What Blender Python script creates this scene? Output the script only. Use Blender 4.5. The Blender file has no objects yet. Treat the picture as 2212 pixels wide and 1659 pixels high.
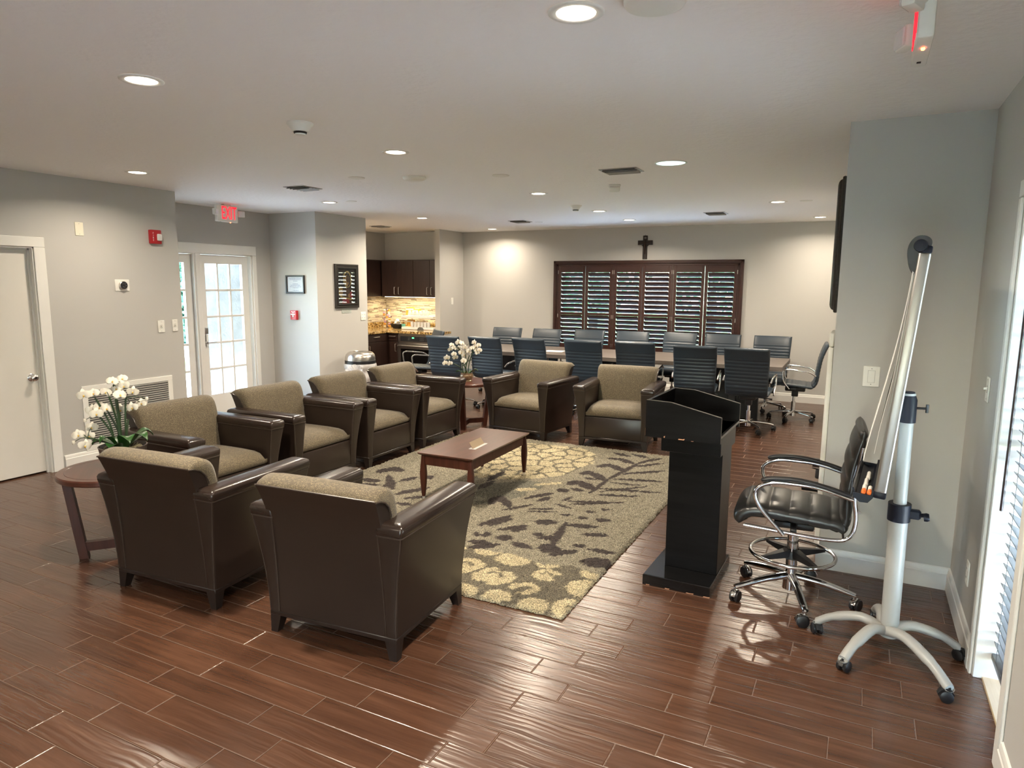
import bpy, bmesh, math, random
from mathutils import Vector, Matrix, Euler, noise
PI = math.pi
R = math.radians
sc = bpy.context.scene
C = sc.collection
CE = 2.607            # ceiling height

# ------------------------------------------------------------------ camera
cam_d = bpy.data.cameras.new('camera')
cam = bpy.data.objects.new('camera', cam_d)
C.objects.link(cam)
F_PX, PITCH, ROLL, YAW = 1476.94, 0.145464, 0.0076513, 0.470192
fw = Vector((-math.sin(YAW) * math.cos(PITCH), math.cos(YAW) * math.cos(PITCH), -math.sin(PITCH)))
r0 = Vector((math.cos(YAW), math.sin(YAW), 0))
u0 = r0.cross(fw)
rt = r0 * math.cos(ROLL) + u0 * math.sin(ROLL)
up = u0 * math.cos(ROLL) - r0 * math.sin(ROLL)
cam.matrix_world = Matrix(((rt.x, up.x, -fw.x, 0), (rt.y, up.y, -fw.y, 0), (rt.z, up.z, -fw.z, 1.70), (0, 0, 0, 1)))
cam_d.sensor_width = 36
cam_d.sensor_fit = 'HORIZONTAL'
cam_d.lens = F_PX / 2212 * 36
cam_d.clip_start = 0.05
cam_d.clip_end = 200
sc.camera = cam

# ------------------------------------------------------------------ sky, sun, exposure
W = bpy.data.worlds.new('sky')
sc.world = W
W.use_nodes = True
wn = W.node_tree.nodes
sky = wn.new('ShaderNodeTexSky')
sky.sky_type = 'NISHITA'
sky.sun_disc = False
sky.sun_elevation = R(52)
sky.sun_rotation = R(180)
sky.air_density = 1.0
sky.dust_density = 0.6
bg = wn['Background']
W.node_tree.links.new(sky.outputs[0], bg.inputs[0])
bg.inputs[1].default_value = 3.0
sun_d = bpy.data.lights.new('sun', 'SUN')
sun_d.energy = 50.0
sun_d.angle = R(0.6)
sun = bpy.data.objects.new('sun', sun_d)
sun.rotation_euler = Vector((0.02, 0.55, -0.83)).to_track_quat('-Z', 'Y').to_euler()
sun.location = (0, -8, 12)
C.objects.link(sun)
vs = sc.view_settings
vs.view_transform = 'Standard'
vs.look = 'None'
vs.gamma = 1
vs.use_curve_mapping = False
vs.exposure = 0.7
sc.cycles.use_denoising = True
sc.cycles.max_bounces = 10
sc.cycles.diffuse_bounces = 6
sc.cycles.glossy_bounces = 5
sc.cycles.transparent_max_bounces = 16
sc.cycles.sample_clamp_indirect = 6
LAMP_W = 29.0                  # watts of one recessed lamp
LAMP_C = (1.0, 0.86, 0.68)

# ------------------------------------------------------------------ mesh helpers
def crom(pts, k=6, closed=False):
    P = [Vector(p) for p in pts]
    n = len(P)
    out = []
    for i in range(n if closed else n - 1):
        a, b, c, d = [P[j % n] if closed else P[min(max(j, 0), n - 1)] for j in (i - 1, i, i + 1, i + 2)]
        for q in range(k):
            t = q / k
            out.append(0.5 * ((2 * b) + (c - a) * t + (2 * a - 5 * b + 4 * c - d) * t * t + (3 * b - a - 3 * c + d) * t ** 3))
    if not closed:
        out.append(P[-1])
    return out

def fillet(pts, r, k=5):
    P = [Vector(p) for p in pts]
    out = [P[0]]
    for i in range(1, len(P) - 1):
        a, b, c = P[i - 1], P[i], P[i + 1]
        d0 = min(r, (a - b).length * .49)
        d1 = min(r, (c - b).length * .49)
        p0 = b + (a - b).normalized() * d0
        p1 = b + (c - b).normalized() * d1
        for q in range(k + 1):
            t = q / k
            out.append(p0 * (1 - t) ** 2 + b * 2 * t * (1 - t) + p1 * t * t)
    out.append(P[-1])
    return out

def rrect(x0, x1, y0, y1, r, z, n=3):
    r = min(r, (x1 - x0) * .49, (y1 - y0) * .49)
    out = []
    for cx, cy, a in ((x1 - r, y1 - r, 0), (x0 + r, y1 - r, 90), (x0 + r, y0 + r, 180), (x1 - r, y0 + r, 270)):
        for q in range(n + 1):
            t = R(a + 90 * q / n)
            out.append((cx + r * math.cos(t), cy + r * math.sin(t), z))
    return out

def sgp(v, e):
    return math.copysign(abs(v) ** e, v)

class MB:
    def __init__(s):
        s.v = []; s.f = []; s.m = []; s.mi = 0
    def add(s, vs, fs, M=None):
        o = len(s.v)
        if M is None:
            s.v += [tuple(v) for v in vs]
        else:
            s.v += [tuple(M @ Vector(v)) for v in vs]
        s.f += [[i + o for i in f] for f in fs]
        s.m += [s.mi] * len(fs)
        return s
    def box(s, a, b, bev=0, seg=1, M=None):
        x0, x1 = sorted((a[0], b[0])); y0, y1 = sorted((a[1], b[1])); z0, z1 = sorted((a[2], b[2]))
        if not bev:
            vs = [(x, y, z) for x in (x0, x1) for y in (y0, y1) for z in (z0, z1)]
            return s.add(vs, [(0, 1, 3, 2), (4, 6, 7, 5), (0, 4, 5, 1), (2, 3, 7, 6), (0, 2, 6, 4), (1, 5, 7, 3)], M)
        bm = bmesh.new()
        bmesh.ops.create_cube(bm, size=1)
        for v in bm.verts:
            v.co = ((x0 + x1) / 2 + v.co.x * (x1 - x0), (y0 + y1) / 2 + v.co.y * (y1 - y0), (z0 + z1) / 2 + v.co.z * (z1 - z0))
        bev = min(bev, (x1 - x0) * .48, (y1 - y0) * .48, (z1 - z0) * .48)
        bmesh.ops.bevel(bm, geom=list(bm.edges), offset=bev, segments=seg, profile=0.5, affect='EDGES')
        bm.verts.index_update()
        vs = [v.co[:] for v in bm.verts]; fs = [[v.index for v in f.verts] for f in bm.faces]
        bm.free()
        return s.add(vs, fs, M)
    def loft(s, rings, caps=True, closed=True, M=None):
        n = len(rings[0]); vs = [p for r in rings for p in r]; fs = []
        for i in range(len(rings) - 1):
            for j in range(n if closed else n - 1):
                k = (j + 1) % n
                fs.append((i * n + j, i * n + k, (i + 1) * n + k, (i + 1) * n + j))
        if caps:
            fs.append(tuple(range(n))[::-1])
            fs.append(tuple((len(rings) - 1) * n + j for j in range(n)))
        return s.add(vs, fs, M)
    def tube(s, pts, r, n=8, closed=False, caps=True, flat=1.0, M=None):
        P = [Vector(p) for p in pts]
        m = len(P)
        rr = r if isinstance(r, (list, tuple)) else [r] * m
        T = []
        for i in range(m):
            a = P[(i - 1) % m] if closed or i else P[i]
            b = P[(i + 1) % m] if closed or i < m - 1 else P[i]
            T.append((b - a).normalized())
        up_ = Vector((0, 0, 1)) if abs(T[0].z) < .9 else Vector((0, 1, 0))
        N = (up_ - T[0] * up_.dot(T[0])).normalized()
        rings = []
        for i in range(m):
            N = N - T[i] * N.dot(T[i])
            if N.length < 1e-6:
                N = Vector((1, 0, 0))
            N.normalize()
            B = T[i].cross(N)
            rings.append([P[i] + (N * math.cos(2 * PI * q / n) * flat + B * math.sin(2 * PI * q / n)) * rr[i] for q in range(n)])
        if closed:
            rings.append(rings[0])
            return s.loft(rings, False, True, M)
        return s.loft(rings, caps, True, M)
    def cyl(s, p0, p1, r0, r1=None, n=16, M=None):
        return s.tube([p0, p1], [r0, r0 if r1 is None else r1], n, M=M)
    def lathe(s, prof, n=24, M=None, a0=0, a1=360):
        full = abs(a1 - a0) >= 360
        k = n if full else n + 1
        rings = []
        for q in range(k):
            t = R(a0 + (a1 - a0) * q / n)
            rings.append([(r * math.cos(t), r * math.sin(t), z) for r, z in prof])
        if full:
            rings.append(rings[0])
        m = len(prof); vs = []; fs = []
        for r in rings[:k]:
            vs += r
        for i in range(len(rings) - 1):
            for j in range(m - 1):
                a, b = (i % k) * m, ((i + 1) % k) * m
                fs.append((a + j, b + j, b + j + 1, a + j + 1))
        return s.add(vs, fs, M)
    def sphere(s, c, r, n=12, M=None):
        r = (r, r, r) if not isinstance(r, (tuple, list)) else r
        m = max(4, n // 2)
        rings = []
        for i in range(1, m):
            t = PI * i / m
            rings.append([(c[0] + r[0] * math.sin(t) * math.cos(2 * PI * q / n), c[1] + r[1] * math.sin(t) * math.sin(2 * PI * q / n), c[2] + r[2] * math.cos(t)) for q in range(n)])
        return s.loft(rings, True, True, M)
    def prism(s, poly, axis, a, b, M=None):
        def p(u, v, w):
            return {'x': (w, u, v), 'y': (u, w, v), 'z': (u, v, w)}[axis]
        return s.loft([[p(u, v, a) for u, v in poly], [p(u, v, b) for u, v in poly]], True, True, M)
    def quad(s, *p):
        return s.add(p, [tuple(range(len(p)))])
    def build(s, name, mats, parent=None, ang=38, fix=True):
        me = bpy.data.meshes.new(name)
        me.from_pydata(s.v, [], s.f)
        mats = mats if isinstance(mats, (list, tuple)) else [mats]
        for m in mats:
            me.materials.append(m)
        if len(mats) > 1:
            me.polygons.foreach_set('material_index', s.m)
        if fix:
            bm = bmesh.new(); bm.from_mesh(me)
            bmesh.ops.recalc_face_normals(bm, faces=bm.faces)
            bm.to_mesh(me); bm.free()
        me.polygons.foreach_set('use_smooth', [True] * len(me.polygons))
        me.set_sharp_from_angle(angle=R(ang))
        me.update()
        o = bpy.data.objects.new(name, me)
        C.objects.link(o)
        if parent is not None:
            o.parent = parent
        return o

def tag(o, label, cat, group=None, kind=None):
    if label: o['label'] = label
    if cat: o['category'] = cat
    if group: o['group'] = group
    if kind: o['kind'] = kind
    return o

def thing(name, label, cat, loc=(0, 0, 0), rz=0, group=None):
    o = bpy.data.objects.new(name, None)
    o.empty_display_size = 0.1
    C.objects.link(o)
    o.location = loc
    o.rotation_euler = (0, 0, R(rz))
    return tag(o, label, cat, group)

def struct(mb, name, mat, parent=None, ang=38):
    o = mb.build(name, mat, parent, ang)
    if parent is None:
        o['kind'] = 'structure'
    return o

KIDS = {}
def copy_tree(o, parent=None):
    c = o.copy()
    C.objects.link(c)
    if parent is not None:
        c.parent = parent
    for k in list(o.children):
        copy_tree(k, c)
    return c

def dup(root, loc, rz, label, group=None):
    r = copy_tree(root)
    r.location = loc
    r.rotation_euler = (0, 0, R(rz))
    r['label'] = label
    if group: r['group'] = group
    return r

def text(s, size, name, mat, parent, loc, rot, ext=0.001, align='CENTER', sx=1.0, line=1.0):
    cu = bpy.data.curves.new(name, 'FONT')
    cu.body = s; cu.size = size; cu.extrude = ext; cu.align_x = align; cu.align_y = 'CENTER'; cu.space_line = line
    cu.materials.append(mat)
    tmp = bpy.data.objects.new(name, cu)
    C.objects.link(tmp)
    dg = bpy.context.evaluated_depsgraph_get()
    me = bpy.data.meshes.new_from_object(tmp.evaluated_get(dg))
    bpy.data.objects.remove(tmp)
    if not me.materials: me.materials.append(mat)
    o = bpy.data.objects.new(name, me)
    C.objects.link(o)
    o.parent = parent; o.location = loc; o.rotation_euler = [R(a) for a in rot]; o.scale = (sx, 1, 1)
    return o

# ------------------------------------------------------------------ materials
class NT:
    """small node-tree writer"""
    def __init__(s, name):
        s.mat = bpy.data.materials.new(name)
        s.mat.use_nodes = True
        s.t = s.mat.node_tree
        s.b = s.t.nodes['Principled BSDF']
        s.out = s.t.nodes['Material Output']
    def n(s, typ, **kw):
        nd = s.t.nodes.new(typ)
        for k, v in kw.items():
            if k == 'ins':
                for i, x in v.items():
                    s.set(nd.inputs[i], x)
            else:
                setattr(nd, k, v)
        return nd
    def set(s, sock, x):
        if isinstance(x, bpy.types.NodeSocket):
            s.t.links.new(x, sock)
        else:
            sock.default_value = x
    def m(s, op, a, b=0.0, c=0.0):
        nd = s.n('ShaderNodeMath', operation=op)
        for i, x in enumerate((a, b, c)):
            s.set(nd.inputs[i], x)
        return nd.outputs[0]
    def mix(s, f, a, b):
        nd = s.n('ShaderNodeMix', data_type='RGBA')
        s.set(nd.inputs[0], f)
        for i, x in ((6, a), (7, b)):
            s.set(nd.inputs[i], x if isinstance(x, bpy.types.NodeSocket) else (*x, 1))
        return nd.outputs[2]
    def ramp(s, f, stops):
        nd = s.n('ShaderNodeValToRGB')
        e = nd.color_ramp.elements
        while len(e) < len(stops):
            e.new(0.5)
        for q, (p, c) in zip(e, stops):
            q.position = p; q.color = (*c, 1)
        s.set(nd.inputs[0], f)
        return nd.outputs[0]
    def obj(s):
        return s.n('ShaderNodeTexCoord').outputs['Object']
    def mapped(s, scale, vec=None):
        return s.n('ShaderNodeMapping', ins={0: vec or s.obj(), 3: scale}).outputs[0]
    def noise(s, scale, detail=3, vec=None, rough=0.5):
        nd = s.n('ShaderNodeTexNoise', ins={'Scale': scale, 'Detail': detail, 'Roughness': rough})
        s.set(nd.inputs['Vector'], vec or s.obj())
        return nd.outputs[0]
    def bump(s, h, strength=0.3, dist=0.01):
        nd = s.n('ShaderNodeBump', ins={'Strength': strength, 'Distance': dist, 'Height': h})
        s.t.links.new(nd.outputs[0], s.b.inputs['Normal'])
    def base(s, x):
        s.set(s.b.inputs['Base Color'], x if isinstance(x, bpy.types.NodeSocket) else (*x, 1))
        return s

def lin(r, g, b):
    f = lambda c: (c / 255 / 12.92) if c / 255 <= .04045 else ((c / 255 + .055) / 1.055) ** 2.4
    return (f(r), f(g), f(b))

def mat(name, col, rough=0.5, metal=0.0, var=0.06, vscale=8, bump=0, bscale=60, bdist=0.002, **kw):
    t = NT(name)
    nz = t.noise(vscale, 3)
    d = tuple(c * (1 - var * 2) for c in col)
    l = tuple(min(1, c * (1 + var)) for c in col)
    t.base(t.mix(nz, d, l))
    t.b.inputs['Roughness'].default_value = rough
    t.b.inputs['Metallic'].default_value = metal
    for k, v in kw.items():
        t.b.inputs[k.replace('_', ' ')].default_value = v
    if bump:
        t.bump(t.noise(bscale, 4), bump, bdist)
    return t.mat

def emis(name, col, strength):
    t = NT(name)
    t.base(col)
    t.b.inputs['Emission Color'].default_value = (*col, 1)
    t.b.inputs['Emission Strength'].default_value = strength
    return t.mat

def wood(name, c0, c1, rough=0.35, axis=0, scale=1.0, coat=0.0):
    t = NT(name)
    s = [26 * scale] * 3
    s[axis] = 2.2 * scale
    nz = t.noise(1.0, 5, t.mapped(s), 0.6)
    t.base(t.ramp(nz, [(0.3, c0), (0.7, c1)]))
    t.b.inputs['Roughness'].default_value = rough
    t.b.inputs['Coat Weight'].default_value = coat
    t.b.inputs['Coat Roughness'].default_value = 0.12
    t.bump(nz, 0.06, 0.002)
    return t.mat

M = {}
M['wall'] = mat('wall_paint', (.48, .468, .44), 0.6, var=.015, vscale=2, bump=.25, bscale=180, bdist=.0012)
M['trimwhite'] = mat('white_trim_paint', (.76, .75, .71), 0.35, var=.02)
M['doorwhite'] = mat('door_paint', (.74, .71, .65), 0.4, var=.02)
M['plastic_white'] = mat('white_plastic', (.78, .77, .72), 0.4, var=.01)
M['plastic_cream'] = mat('cream_plastic', (.78, .74, .60), 0.4, var=.01)
M['chrome'] = mat('chrome', (.78, .78, .78), 0.1, 1.0, var=.02)
M['steel'] = mat('brushed_steel', (.62, .59, .55), 0.28, 1.0, var=.08, vscale=20)
M['black'] = mat('black_plastic', (.012, .012, .014), 0.45, var=.1)
M['navy'] = mat('navy_plastic', (.008, .010, .018), 0.4, var=.1, Specular_IOR_Level=.2)
M['leather'] = mat('brown_leather', (.024, .0155, .0120), 0.33, var=.12, vscale=5, bump=.25, bscale=260, bdist=.0008)
M['leathertop'] = mat('polished_arm_leather', (.026, .017, .0135), 0.24, var=.12, vscale=5, bump=.15, bscale=90, bdist=.001)
M['piping'] = mat('leather_piping', (.055, .040, .032), 0.3, var=.1)
M['chairleg'] = wood('espresso_wood', (.011, .007, .006), (.022, .014, .011), 0.35, 2)
M['mahogany'] = wood('mahogany', (.055, .017, .010), (.098, .032, .019), 0.30, 1, 1.0, .25)
M['mahogany_x'] = wood('mahogany_legs', (.048, .014, .009), (.085, .027, .016), 0.4, 2, 1.0, 0)
M['mahogany_x'].node_tree.nodes['Principled BSDF'].inputs['Specular IOR Level'].default_value = .25
M['shutter'] = wood('shutter_wood', (.030, .010, .007), (.050, .017, .012), 0.4, 0)
M['espresso'] = wood('cabinet_wood', (.017, .008, .006), (.030, .014, .010), 0.38, 2)
M['tablewood'] = wood('grey_table_wood', (.085, .068, .058), (.155, .13, .112), 0.42, 0)
M['blackwood'] = wood('black_painted_wood', (.0035, .0035, .0038), (.008, .008, .0085), 0.30, 0, 1.2)
M['blackgloss'] = wood('black_gloss_top', (.0035, .0035, .0038), (.008, .008, .0085), 0.12, 0, 1.2)
M['blackwood'].node_tree.nodes['Principled BSDF'].inputs['Specular IOR Level'].default_value = .14
M['blackedge'] = mat('worn_black_edge', (.10, .09, .08), 0.5, var=.3, vscale=30)
M['chip'] = mat('bare_wood_chip', (.52, .27, .15), .6)
M['blue'] = mat('blue_leather', (.024, .037, .052), 0.36, var=.08, vscale=6, bump=.2, bscale=240, bdist=.0008)
M['blackleather'] = mat('black_leather', (.014, .014, .014), 0.30, var=.1, bump=.2, bscale=220, bdist=.0008)
M['caster'] = mat('caster_rubber', (.010, .010, .011), 0.4)
M['casterrim'] = M['chrome']
M['greymetal'] = mat('grey_powder_coat', (.36, .36, .34), 0.35, var=.02)
M['alu'] = mat('satin_aluminium', (.36, .35, .335), 0.38, .85, var=.03)
M['board'] = mat('whiteboard', (.80, .80, .78), .25, var=.01)
M['paper'] = mat('paper', (.82, .81, .78), .7, var=.01)
M['orange'] = mat('orange_cap', (.85, .19, .03), .35)
M['red'] = mat('red_enamel', (.42, .012, .018), .35)
M['petal'] = mat('orchid_petal', (.66, .63, .55), .55, var=.05, vscale=40)
M['petalc'] = mat('orchid_centre', (.70, .46, .10), .5, var=.2, vscale=120)
M['stem'] = mat('orchid_stem', (.018, .045, .014), .5, var=.2)
M['leaf'] = mat('orchid_leaf', (.020, .085, .014), .35, var=.3, vscale=14)
M['potglass'] = mat('smoky_pot', (.12, .10, .085), .25, var=.3, vscale=12)
M['blind'] = mat('dark_blind_slat', (.030, .023, .024), 0.3, var=.1)
M['dark'] = mat('recess_shade', (.01, .01, .01), .8)  # near-black sheets standing in for shade inside vents, sockets and bin
M['vent'] = mat('vent_metal', (.30, .29, .27), .45, var=.03)
M['sillwood'] = wood('raw_pine', (.52, .41, .26), (.68, .56, .38), .55, 1)
M['redglow'] = emis('red_letters', (1.0, .008, .02), 1.3)
M['led'] = emis('red_led', (1.0, .12, .03), 14.0)
M['lens'] = emis('lamp_lens', (1.0, .88, .70), 9.0)
M['lenscool'] = emis('lamp_lens_dim', (.72, 1.0, .93), 1.1)  # faint emission on the unlit reflector's dome, no lamp behind it
M['greenled'] = emis('green_digits', (.1, 1.0, .25), 2.0)
M['undercab'] = emis('under_cabinet_strip', (1.0, .86, .58), 4.0)

def glass_mat():
    t = NT('window_glass')
    tr = t.n('ShaderNodeBsdfTransparent', ins={0: (.95, .98, .97, 1)})
    gl = t.n('ShaderNodeBsdfGlossy', ins={0: (1, 1, 1, 1), 1: 0.02})
    lw = t.n('ShaderNodeLayerWeight', ins={0: .25})
    mx = t.n('ShaderNodeMixShader')
    t.set(mx.inputs[0], t.m('MULTIPLY', lw.outputs[0], .5))
    t.set(mx.inputs[1], tr.outputs[0]); t.set(mx.inputs[2], gl.outputs[0])
    t.set(t.out.inputs[0], mx.outputs[0])
    return t.mat
M['glass'] = glass_mat()

def sheer_mat(name, col, a):
    t = NT(name)
    t.base(col)
    t.b.inputs['Alpha'].default_value = a
    t.b.inputs['Roughness'].default_value = .35
    t.bump(t.noise(40, 3), .4, .01)
    return t.mat
M['matteglass'] = sheer_mat('non_glare_glazing', (.5, .5, .5), .04)
M['bag'] = sheer_mat('thin_plastic_bag', (.82, .81, .80), .62)
M['clearlens'] = sheer_mat('clear_lamp_lens', (.85, .85, .85), .75)
M['clearcup'] = sheer_mat('clear_glass', (.9, .9, .88), .45)

def floor_mat():
    t = NT('wood_plank_tile')
    sep = t.n('ShaderNodeSeparateXYZ', ins={0: t.obj()})
    X, Y = sep.outputs[0], sep.outputs[1]
    PW, PL = .1385, .596
    v = t.m('DIVIDE', t.m('SUBTRACT', Y, 2.125 - 40 * PW), PW)
    row = t.m('FLOOR', v)
    fv = t.m('SUBTRACT', v, row)
    r3 = t.m('MODULO', t.m('ADD', row, 2.0), 3.0)      # row 40 is the first measured one
    off = t.m('ADD', t.m('ADD', t.m('MULTIPLY', r3, .25), .817), t.m('MULTIPLY', t.m('FLOOR', t.m('DIVIDE', t.m('SUBTRACT', row, 40.0), 3.0)), .19))
    u = t.m('ADD', t.m('SUBTRACT', t.m('DIVIDE', X, PL), off), 60.0)
    col = t.m('FLOOR', u)
    fu = t.m('SUBTRACT', u, col)
    du = t.m('MULTIPLY', t.m('MINIMUM', fu, t.m('SUBTRACT', 1.0, fu)), PL)
    dv = t.m('MULTIPLY', t.m('MINIMUM', fv, t.m('SUBTRACT', 1.0, fv)), PW)
    d = t.m('MINIMUM', du, dv)
    grout = t.m('LESS_THAN', d, .0015)
    comb = t.n('ShaderNodeCombineXYZ', ins={0: row, 1: col, 2: 0.0}).outputs[0]
    wn_ = t.n('ShaderNodeTexWhiteNoise', noise_dimensions='3D', ins={0: comb})
    rnd = wn_.outputs[0]
    gv = t.n('ShaderNodeCombineXYZ', ins={0: t.m('MULTIPLY', X, 1.6), 1: t.m('MULTIPLY', Y, 22.0), 2: t.m('MULTIPLY', rnd, 40.0)}).outputs[0]
    grain = t.noise(1.0, 6, gv, .62)
    c = t.ramp(grain, [(.28, (.048, .0215, .0125)), (.5, (.086, .039, .022)), (.75, (.128, .062, .036))])
    c = t.mix(t.m('MULTIPLY', rnd, .45), c, (.058, .026, .015))
    c = t.mix(grout, c, (.15, .10, .072))
    t.base(c)
    t.set(t.b.inputs['Roughness'], t.m('ADD', t.m('MULTIPLY', grain, .06), t.m('ADD', .22, t.m('MULTIPLY', grout, .3))))
    warp = t.m('MULTIPLY', t.noise(3.5, 2), .05)
    wv = t.n('ShaderNodeCombineXYZ', ins={0: t.m('MULTIPLY', X, 3.2), 1: t.m('MULTIPLY', t.m('ADD', Y, warp), 62.0), 2: t.m('MULTIPLY', rnd, 30.0)}).outputs[0]
    wav = t.noise(1.0, 1, wv, .4)
    edge = t.m('MINIMUM', t.m('DIVIDE', d, .0045), 1.0)
    b1 = t.n('ShaderNodeBump', ins={'Strength': .42, 'Distance': .0045, 'Height': wav})
    b2 = t.n('ShaderNodeBump', ins={'Strength': .55, 'Distance': .004, 'Height': edge, 'Normal': b1.outputs[0]})
    t.t.links.new(b2.outputs[0], t.b.inputs['Normal'])
    t.b.inputs['Specular IOR Level'].default_value = .62
    return t.mat
M['floor'] = floor_mat()

def ceiling_mat():
    t = NT('knockdown_ceiling')
    t.base((.90, .885, .87))
    t.b.inputs['Roughness'].default_value = .75
    n1 = t.noise(34, 4); n2 = t.noise(11, 2)
    h = t.m('ADD', t.m('MULTIPLY', t.m('GREATER_THAN', n1, .53), .6), t.m('ADD', n1, n2))
    t.bump(h, .55, .006)
    return t.mat
M['ceiling'] = ceiling_mat()

def fabric_mat():
    t = NT('olive_scroll_fabric')
    co = t.obj()
    warp = t.noise(60, 2, co)
    vv = t.n('ShaderNodeVectorMath', operation='ADD')
    t.set(vv.inputs[0], co)
    sc_ = t.n('ShaderNodeVectorMath', operation='SCALE')
    cmb = t.n('ShaderNodeCombineXYZ', ins={0: warp, 1: t.noise(55, 2, t.mapped((1.1, .9, 1)))}).outputs[0]
    t.set(sc_.inputs[0], cmb); sc_.inputs[3].default_value = .05
    t.set(vv.inputs[1], sc_.outputs[0])
    vor = t.n('ShaderNodeTexVoronoi', ins={'Vector': vv.outputs[0], 'Scale': 185.0})
    f = t.m('LESS_THAN', vor.outputs[0], .36)
    c = t.mix(f, (.085, .066, .040), (.235, .185, .105))
    t.base(c)
    t.b.inputs['Roughness'].default_value = .8
    t.b.inputs['Sheen Weight'].default_value = .15
    t.bump(vor.outputs[0], .3, .001)
    return t.mat
M['fabric'] = fabric_mat()

def granite_mat():
    t = NT('gold_granite')
    v = t.n('ShaderNodeTexVoronoi', ins={'Vector': t.obj(), 'Scale': 75.0})
    n1 = t.noise(28, 4)
    c = t.ramp(n1, [(.36, (.06, .03, .012)), (.45, (.45, .27, .08)), (.58, (.62, .45, .20)), (.7, (.75, .62, .38))])
    f = t.m('GREATER_THAN', v.outputs[0], .62)
    t.base(t.mix(f, c, (.05, .028, .015)))
    t.b.inputs['Roughness'].default_value = .12
    return t.mat
M['granite'] = granite_mat()

def mosaic_mat(name, axis):
    t = NT(name)
    sep = t.n('ShaderNodeSeparateXYZ', ins={0: t.obj()})
    cmb = t.n('ShaderNodeCombineXYZ', ins={0: sep.outputs[axis], 1: sep.outputs[2], 2: 0.0}).outputs[0]
    H_, L_ = .0165, .13
    v = t.m('DIVIDE', sep.outputs[2], H_); row = t.m('FLOOR', v); fv = t.m('SUBTRACT', v, row)
    wr = t.n('ShaderNodeTexWhiteNoise', noise_dimensions='1D', ins={1: row}).outputs[0]
    u = t.m('ADD', t.m('DIVIDE', sep.outputs[axis], L_), t.m('MULTIPLY', wr, 7.0)); col = t.m('FLOOR', u); fu = t.m('SUBTRACT', u, col)
    g = t.m('MAXIMUM', t.m('GREATER_THAN', t.m('ABSOLUTE', t.m('SUBTRACT', fv, .5)), .43), t.m('GREATER_THAN', t.m('ABSOLUTE', t.m('SUBTRACT', fu, .5)), .485))
    wc = t.n('ShaderNodeTexWhiteNoise', noise_dimensions='3D', ins={0: t.n('ShaderNodeCombineXYZ', ins={0: row, 1: col, 2: 1.0}).outputs[0]}).outputs[0]
    c = t.ramp(wc, [(0.0, (.66, .58, .44)), (.35, (.72, .66, .52)), (.6, (.42, .36, .27)), (.72, (.10, .06, .035)), (.84, (.50, .40, .36)), (1.0, (.30, .30, .22))])
    nd = t.t.nodes[-1]
    t.base(t.mix(g, c, (.70, .64, .52)))
    t.b.inputs['Roughness'].default_value = .2
    return t.mat
M['mosaic_x'] = mosaic_mat('mosaic_backsplash', 0)
M['mosaic_y'] = mosaic_mat('mosaic_backsplash_side', 1)

def rug_mat():
    t = NT('shag_rug')
    at = t.n('ShaderNodeAttribute', attribute_name='rugcol').outputs[0]
    n1 = t.noise(170, 2)
    k = t.ramp(n1, [(.34, (.34, .33, .32)), (.5, (.92, .92, .92)), (.64, (1.7, 1.68, 1.62))])
    mx = t.n('ShaderNodeMix', data_type='RGBA', blend_type='MULTIPLY')
    mx.inputs[0].default_value = 1.0
    t.set(mx.inputs[6], at); t.set(mx.inputs[7], k)
    t.base(mx.outputs[2])
    t.b.inputs['Roughness'].default_value = .95
    t.bump(n1, 1.0, .012)
    return t.mat
M['rug'] = rug_mat()

def foliage_mat(name, c0, c1):
    t = NT(name)
    t.base(t.mix(t.noise(1.3, 3), c0, c1))
    t.b.inputs['Roughness'].default_value = .6
    return t.mat
M['tree'] = foliage_mat('tree_leaves', (.08, .19, .10), (.30, .44, .28))
M['hedge'] = foliage_mat('hedge_leaves', (.006, .045, .026), (.035, .12, .075))
M['lawn'] = foliage_mat('lawn_grass', (.10, .24, .06), (.20, .36, .11))
M['stucco'] = mat('exterior_stucco', (.30, .30, .29), .8, var=.2, vscale=9, bump=.4, bscale=30, bdist=.01)
M['paving'] = mat('pale_paving', (.80, .80, .78), .8)
M['bark'] = mat('bark', (.09, .065, .045), .9, var=.3)
# ================================================================== the room
XL, XA, XI, XK = -6.34, -7.21, -6.39, -7.98      # left wall, entrance wall, picture wall, kitchen side wall
YF, YP, XR, XP = 10.78, 4.40, 0.55, -0.13        # far wall, pillar front, right wall, pillar side
YB = -3.2
def S(name, mt, *boxes, bev=0):
    m = MB()
    for a, b in boxes:
        m.box(a, b, bev)
    return struct(m, name, mt)

S('floor', M['floor'], ((-8.1, YB - .1, -.06), (.95, YF + .1, 0)))
S('ceiling', M['ceiling'], ((-8.2, YB - .1, CE), (1.0, YF + .2, CE + .12)))
DO0, DO1, DH = 2.52, 3.455, 2.0                   # door opening in the left wall
S('wall_left', M['wall'], ((XL - .12, YB, 0), (XL, DO0, CE)), ((XL - .12, DO1, 0), (XL, 4.84, CE)), ((XL - .12, DO0, DH), (XL, DO1, CE)),
  ((XA - .12, 4.72, 0), (XL - .12, 4.84, CE)), ((XL - .9, DO0 - .3, 0), (XL - .8, DO1 + .3, CE)), ((XL - .8, DO0 - .3, 0), (XL - .12, DO0 - .2, CE)), ((XL - .8, DO1 + .2, 0), (XL - .12, DO1 + .3, CE)))  # boxes behind the door added to stop light leaking under it
EO0, EO1, EH = 5.12, 6.60, 2.06                   # entrance opening
S('wall_entrance', M['wall'], ((XA - .14, 4.84, 0), (XA, EO0, CE)), ((XA - .14, EO1, 0), (XA, 6.91, CE)), ((XA - .14, EO0, EH), (XA, EO1, CE)))
S('wall_nook', M['wall'], ((XA - .14, 6.91, 0), (XI, 7.03, CE)))
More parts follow.
